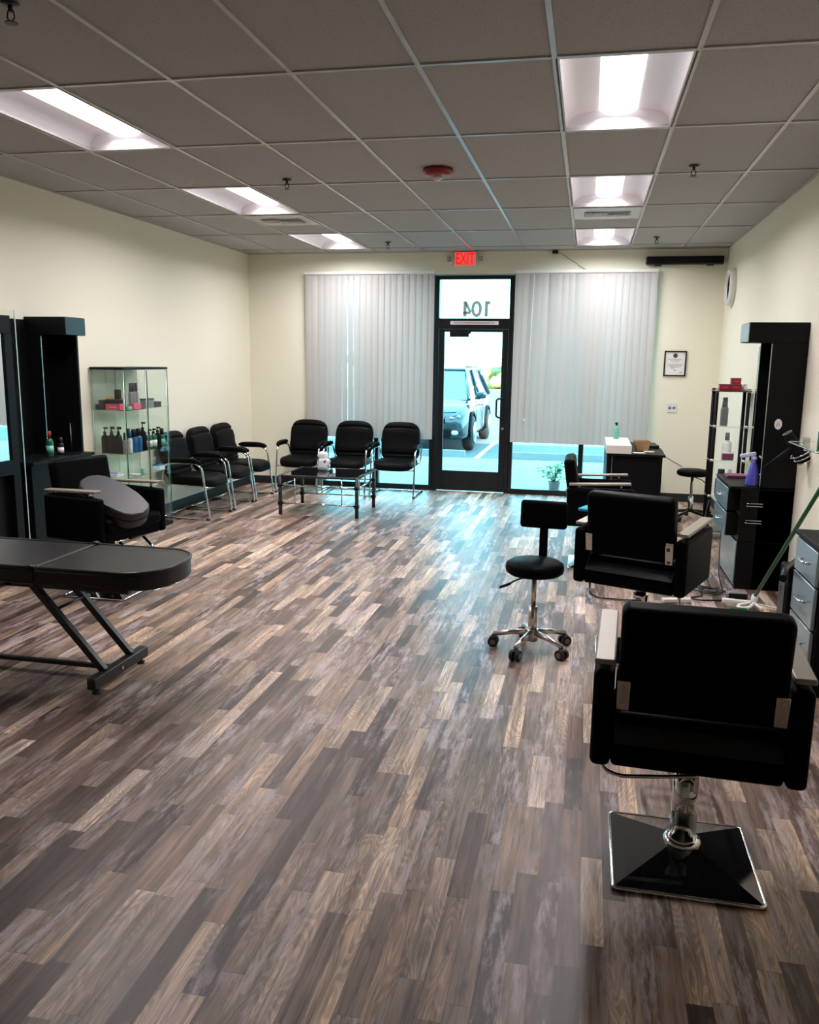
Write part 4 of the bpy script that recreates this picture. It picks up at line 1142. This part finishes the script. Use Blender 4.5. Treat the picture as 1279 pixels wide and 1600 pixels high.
tag(obj('paper_sheet', B().box(-.06, .06, -.05, .05, 0, .002), 'paper'), 'white paper lying flat at the front of the reception desk', 'paper', 'papers on the desk', (.76, 4.80, .7512), R(10))
tag(obj('paper_sheet', B().box(-.05, .05, -.05, .05, 0, .002), 'paper'), 'grey paper behind the front sheet on the reception desk', 'paper', 'papers on the desk', (.87, 4.96, .7512), R(-8))
t = thing('desk_phone', 'black desk telephone at the back of the reception desk', 'telephone', (.93, 5.40, .751))
obj('base', B().box(-.07, .07, -.08, .08, 0, .03, .008), 'black', t)
obj('handset', B().tube([(-.05, -.07, .045), (-.05, 0, .055), (-.05, .07, .045)], [.018, .012, .018], n=12), 'black', t)
tag(obj('wall_cable', B().tube([(1.01, 5.35, .752), (1.06, 5.5, .70), (1.13, 6.2, .58), (1.25, 6.46, .50), (1.38, 6.47, .43)], .005, n=6, fillet=.08), 'grey'), 'thin cable running down from the desk behind the round stool', 'cable')

# round stool at the far right
t = thing('rolling_stool', 'low round black stool with a chrome column by the back wall, right of the desk', 'stool', (1.36, 5.30, 0))
obj('seat', B().lathe([(0, .475), (.14, .475), (.16, .487), (.165, .51), (.157, .53), (.13, .542), (0, .545)], n=36), 'leather', t)
obj('column', B().cyl((0, 0, .08), (0, 0, .25), .026).cyl((0, 0, .25), (0, 0, .475), .016), 'steel', t)
obj('lever', B().tube([(.02, 0, .46), (.09, -.05, .44), (.14, -.09, .40)], .005, n=8), 'black', t)
for k in range(5):
    a = R(20+72*k); dv = Vector((math.cos(a), math.sin(a), 0))
    obj('leg', B().tube([dv*.02+Vector((0, 0, .095)), dv*.24+Vector((0, 0, .07))], [.018, .013], n=10), 'black', t)
    e = dv*.235; p = Vector((-dv.y, dv.x, 0))
    obj('caster', B().cyl(e-p*.018+Vector((0, 0, .028)), e+p*.018+Vector((0, 0, .028)), .028, n=16).cyl(e+Vector((0, 0, .03)), e+Vector((0, 0, .07)), .008), 'rubber', t)

# ------------------------------------------------------------------ outside
struct('ground_sidewalk', B().box(-16, 16, YB+.16, 10.45, -.22, -.02), 'concrete')
struct('ground_asphalt', B().box(-60, 60, 10.45, 50, -.35, -.17), 'asphalt')
struct('ground_verge', B().box(-90, 90, 50, 120, -.40, -.12), 'grass')
b = B()
for y in (7.9, 9.2): b.box(-16, 16, y-.006, y+.006, -.0198, -.0190)
for x in range(-9, 10): b.box(x*1.6-.006+.2, x*1.6+.006+.2, YB+.16, 10.45, -.0199, -.0191)
struct('trim_3', b, 'asphalt')
for k, x in enumerate((-4.55, -1.80, .95, 3.7, -7.3)):
    tag(obj('parking_line', B().box(x-.05, x+.05, 10.47, 15.4, -.1695, -.166), 'paint'),
        ['white parking line on the asphalt left of the parked car', 'white parking line on the asphalt right of the parked car', 'white parking line seen below the right blind', 'white parking line farthest right, beyond the plant', 'white parking line farthest left'][k], 'parking line', 'painted parking lines')
def stop(x, lab):
    t = obj('wheel_stop', B().prism([(-.09, 0), (.09, 0), (.06, .12), (-.06, .12)], -.9, .9, M=Matrix.Rotation(R(90), 4, 'Z') @ Matrix.Rotation(R(90), 4, 'X')), 'concrete')
    tag(t, lab, 'wheel stop', 'concrete wheel stops', (x, 11.95, -.17))
stop(-2.95, 'concrete wheel stop in front of the parked car'); stop(-.35, 'concrete wheel stop in the empty bay below the right blind'); stop(-5.8, 'concrete wheel stop seen left of the parked car')

# parked SUV, nose towards the shop
t = thing('parked_car', 'dark blue SUV parked nose first outside the glass door', 'car', (-3.02, 12.35, -.17))
def body_section(y):
    # half width and heights by distance behind the nose
    return None
prof = [(0, .30, .62, .70), (.08, .28, .72, .84), (.30, .26, .88, .91), (.9, .24, .98, .925), (1.30, .24, 1.04, .93), (2.4, .24, 1.06, .93), (3.6, .24, 1.08, .93), (4.3, .28, 1.05, .90), (4.5, .34, .95, .85)]
b = B(); rings = []
for y, z0, z1, hw_ in prof:
    ring = []
    for sx, zz in ((-.92, 0), (-1, .12), (-1, .55), (-.97, .85), (-.86, 1), (0, 1.035), (.86, 1), (.97, .85), (1, .55), (1, .12), (.92, 0)):
        ring.append(b.bm.verts.new((sx*hw_, y, z0+(z1-z0)*zz)))
    rings.append(ring)
for A_, B_ in zip(rings, rings[1:]):
    for k in range(len(A_)):
        k2 = (k+1) % len(A_)
        f = b.bm.faces.new((A_[k], A_[k2], B_[k2], B_[k])); f.smooth = True
b.bm.faces.new(rings[0][::-1]); b.bm.faces.new(rings[-1])
body = obj('body', b, 'carpaint', t)
md = body.modifiers.new('bev', 'BEVEL'); md.width = .04; md.segments = 3; md.limit_method = 'ANGLE'
# greenhouse
b = B()
lo = [(1.15, .80, 1.03), (4.25, .80, 1.05)]; 
v = [(-.80, 1.10, 1.02), (.80, 1.10, 1.02), (.84, 4.35, 1.05), (-.84, 4.35, 1.05), (-.60, 1.95, 1.62), (.60, 1.95, 1.62), (.62, 3.95, 1.62), (-.62, 3.95, 1.62)]
b._add(v, [(3, 2, 1, 0), (4, 5, 6, 7), (0, 1, 5, 4), (1, 2, 6, 5), (2, 3, 7, 6), (3, 0, 4, 7)])
gh = obj('cabin_glass', b, 'carglass', t)
b = B().box(-.61, .61, 1.93, 3.97, 1.60, 1.665, .03, 3)
obj('roof', b, 'carpaint', t)
b = B()
for sx in (-1, 1):
    b.tube([(sx*.82, 1.06, 1.03), (sx*.615, 1.95, 1.63)], .035, n=8).tube([(sx*.85, 2.55, 1.04), (sx*.63, 2.75, 1.62)], .03, n=8).tube([(sx*.85, 4.3, 1.05), (sx*.64, 3.95, 1.62)], .05, n=8)
obj('pillar', b, 'carpaint', t)
obj('roof_rail', B().tube([(.60, 2.0, 1.69), (.60, 3.9, 1.69)], .014).tube([(-.60, 2.0, 1.69), (-.60, 3.9, 1.69)], .014), 'black', t)
obj('bonnet_seam', B().tube([(-.70, .12, .815), (-.35, .03, .80), (0, .0, .795), (.35, .03, .80), (.70, .12, .815)], .008, n=6), 'blackmatte', t)
obj('grille', B().box(-.50, .50, -.035, .03, .60, .70, .02).box(-.62, .62, -.05, .03, .32, .50, .03), 'blackmatte', t)
for sx in (-1, 1):
    hl = obj('headlight', B().prism([(0, 0), (.10, -.03), (.36, .06), (.38, .13), (.20, .12), (.02, .05)], -.05, .05, M=Matrix.Translation((sx*.48, .05, .66)) @ Matrix.Scale(sx, 4, (1, 0, 0)) @ Matrix.Rotation(R(14), 4, 'Z') @ Matrix.Rotation(R(90), 4, 'X'), bev=.01), 'glass', t)
    obj('reflector', B().pad(sx*.62, .045, .705, .045, .02, .03, 2, nu=12, nv=8).pad(sx*.76, .09, .735, .035, .02, .03, 2, nu=12, nv=8), 'chrome', hl)
    obj('fog_lamp', B().pad(sx*.70, -.015, .42, .07, .03, .045, 2.5, nu=14, nv=8), 'white', t)
    m = obj('wing_mirror', B().pad(sx*1.05, 1.28, 1.12, .11, .06, .075, 3, nu=16, nv=10).box(sx*.97-.06, sx*.97+.06, 1.26, 1.31, 1.03, 1.07), 'carpaint', t)
    for yy in (.88, 3.52):
        wh = obj('wheel', B().lathe([(.0, -.11), (.22, -.11), (.33, -.10), (.36, -.06), (.36, .06), (.33, .10), (.22, .11), (0, .11)], n=32, M=Matrix.Translation((sx*.86, yy, .36)) @ Matrix.Rotation(R(90), 4, 'Y')), 'tyre', t)
        rim = B().lathe([(.0, .0), (.05, .0), (.20, -.02), (.225, .01), (.225, .03), (0, .03)], n=24, M=Matrix.Translation((sx*.965, yy, .36)) @ Matrix.Rotation(R(90*sx), 4, 'Y'))
        for k in range(10):
            a = 2*PI*k/10
            rim.tube([(sx*.985, yy+.04*math.cos(a), .36+.04*math.sin(a)), (sx*.98, yy+.21*math.cos(a), .36+.21*math.sin(a))], .012, n=6)
        obj('rim', rim, 'steel', wh)
        obj('arch', B().tube([(sx*.935, yy+.42*math.cos(R(a)), .36+.42*math.sin(R(a))) for a in range(-10, 191, 20)], .028, n=8), 'blackmatte', t)
obj('number_plate', B().box(-.15, .15, -.065, -.052, .50, .58), 'paper', t)
obj('door_seam', B().tube([(.945, 1.35, .35), (.945, 1.35, .98)], .006, n=6).tube([(.945, 2.45, .35), (.945, 2.45, 1.0)], .006, n=6).box(.93, .955, 2.2, 2.38, .86, .885, .005), 'blackmatte', t)

# bushes and trees far beyond the car park
def bush(x, y, z, r, h, lab, seed, name='bush', cat='bush'):
    rnd = random.Random(seed)
    t = thing(name, lab, cat, (x, y, z), 0, 'greenery beyond the car park')
    b = B()
    for k in range(16):
        a = rnd.uniform(0, 2*PI); rr = r*math.sqrt(rnd.random())*.8
        zz = h*rnd.uniform(.25, .85); s = r*rnd.uniform(.25, .45)
        b.pad(rr*math.cos(a), rr*math.sin(a), zz, s, s, s*.8, 2, nu=10, nv=7, fn=lambda q: q*(1+rnd.uniform(-.22, .22)))
    obj('foliage', b, 'bush', t)
    obj('stem', B().cyl((0, 0, 0), (0, 0, h*.6), r*.08, r*.05, n=8), 'cardboard', t)
bush(-7.9, 58, -.12, 1.1, 1.7, 'yellow green bush seen over the roof line right of the parked car', 1)
bush(-6.6, 60, -.12, 1.0, 1.5, 'small pale bush between the two larger ones beyond the car park', 2)
bush(-5.2, 58, -.12, 1.3, 2.6, 'tallest pale green bush far away at the right edge of the door glass', 3)
bush(-7.2, 51.5, -.12, .8, .55, 'low green shrub patch on the verge right of the car mirror', 4)
bush(-5.2, 51.5, -.12, 1.0, .6, 'low green shrub patch on the verge by the door handle side', 5)
for k, (x, y) in enumerate(((-24, 62), (-17, 64), (-1, 62), (6, 64), (13, 60))):
    bush(x, y, -.12, 2.2, 3.2, ['round tree far left beyond the car park', 'second round tree from the left beyond the car park', 'round tree behind the right blind', 'round tree second from the right beyond the car park', 'round tree far right beyond the car park'][k], 10+k, 'tree', 'tree')

# potted plant just outside the right window
t = thing('potted_plant', 'leafy green plant in a pale pot outside the right window', 'potted plant', (-.15, 6.86, -.02))
obj('pot', B().lathe([(0, 0), (.055, 0), (.075, .13), (.080, .15), (.070, .15), (.065, .12), (0, .12)], n=24), 'pot', t)
rnd = random.Random(9)
for k in range(38):
    a = rnd.uniform(0, 2*PI); L_ = rnd.uniform(.04, .19); hgt = rnd.uniform(.18, .42)
    dv = Vector((math.cos(a), math.sin(a), 0)); base = Vector((0, 0, .12)); tip = dv*L_+Vector((0, 0, hgt))
    st_ = obj('stem', B().tube([base, base*.5+tip*.5+Vector((0, 0, .03)), tip], .003, n=5), 'leaf', t)
    w = .045; p = Vector((-dv.y, dv.x, 0)); l = B()
    e = tip+dv*.07-Vector((0, 0, .02)); m_ = tip+dv*.03
    l._add([tip-dv*.015, m_-p*w+Vector((0, 0, .008)), m_+Vector((0, 0, -.004)), m_+p*w+Vector((0, 0, .008)), e], [(0, 1, 2), (0, 2, 3), (1, 4, 2), (2, 4, 3)], True)
    lf = obj('leaf', l, 'leaf', st_)
    sm = lf.modifiers.new('thick', 'SOLIDIFY'); sm.thickness = .001
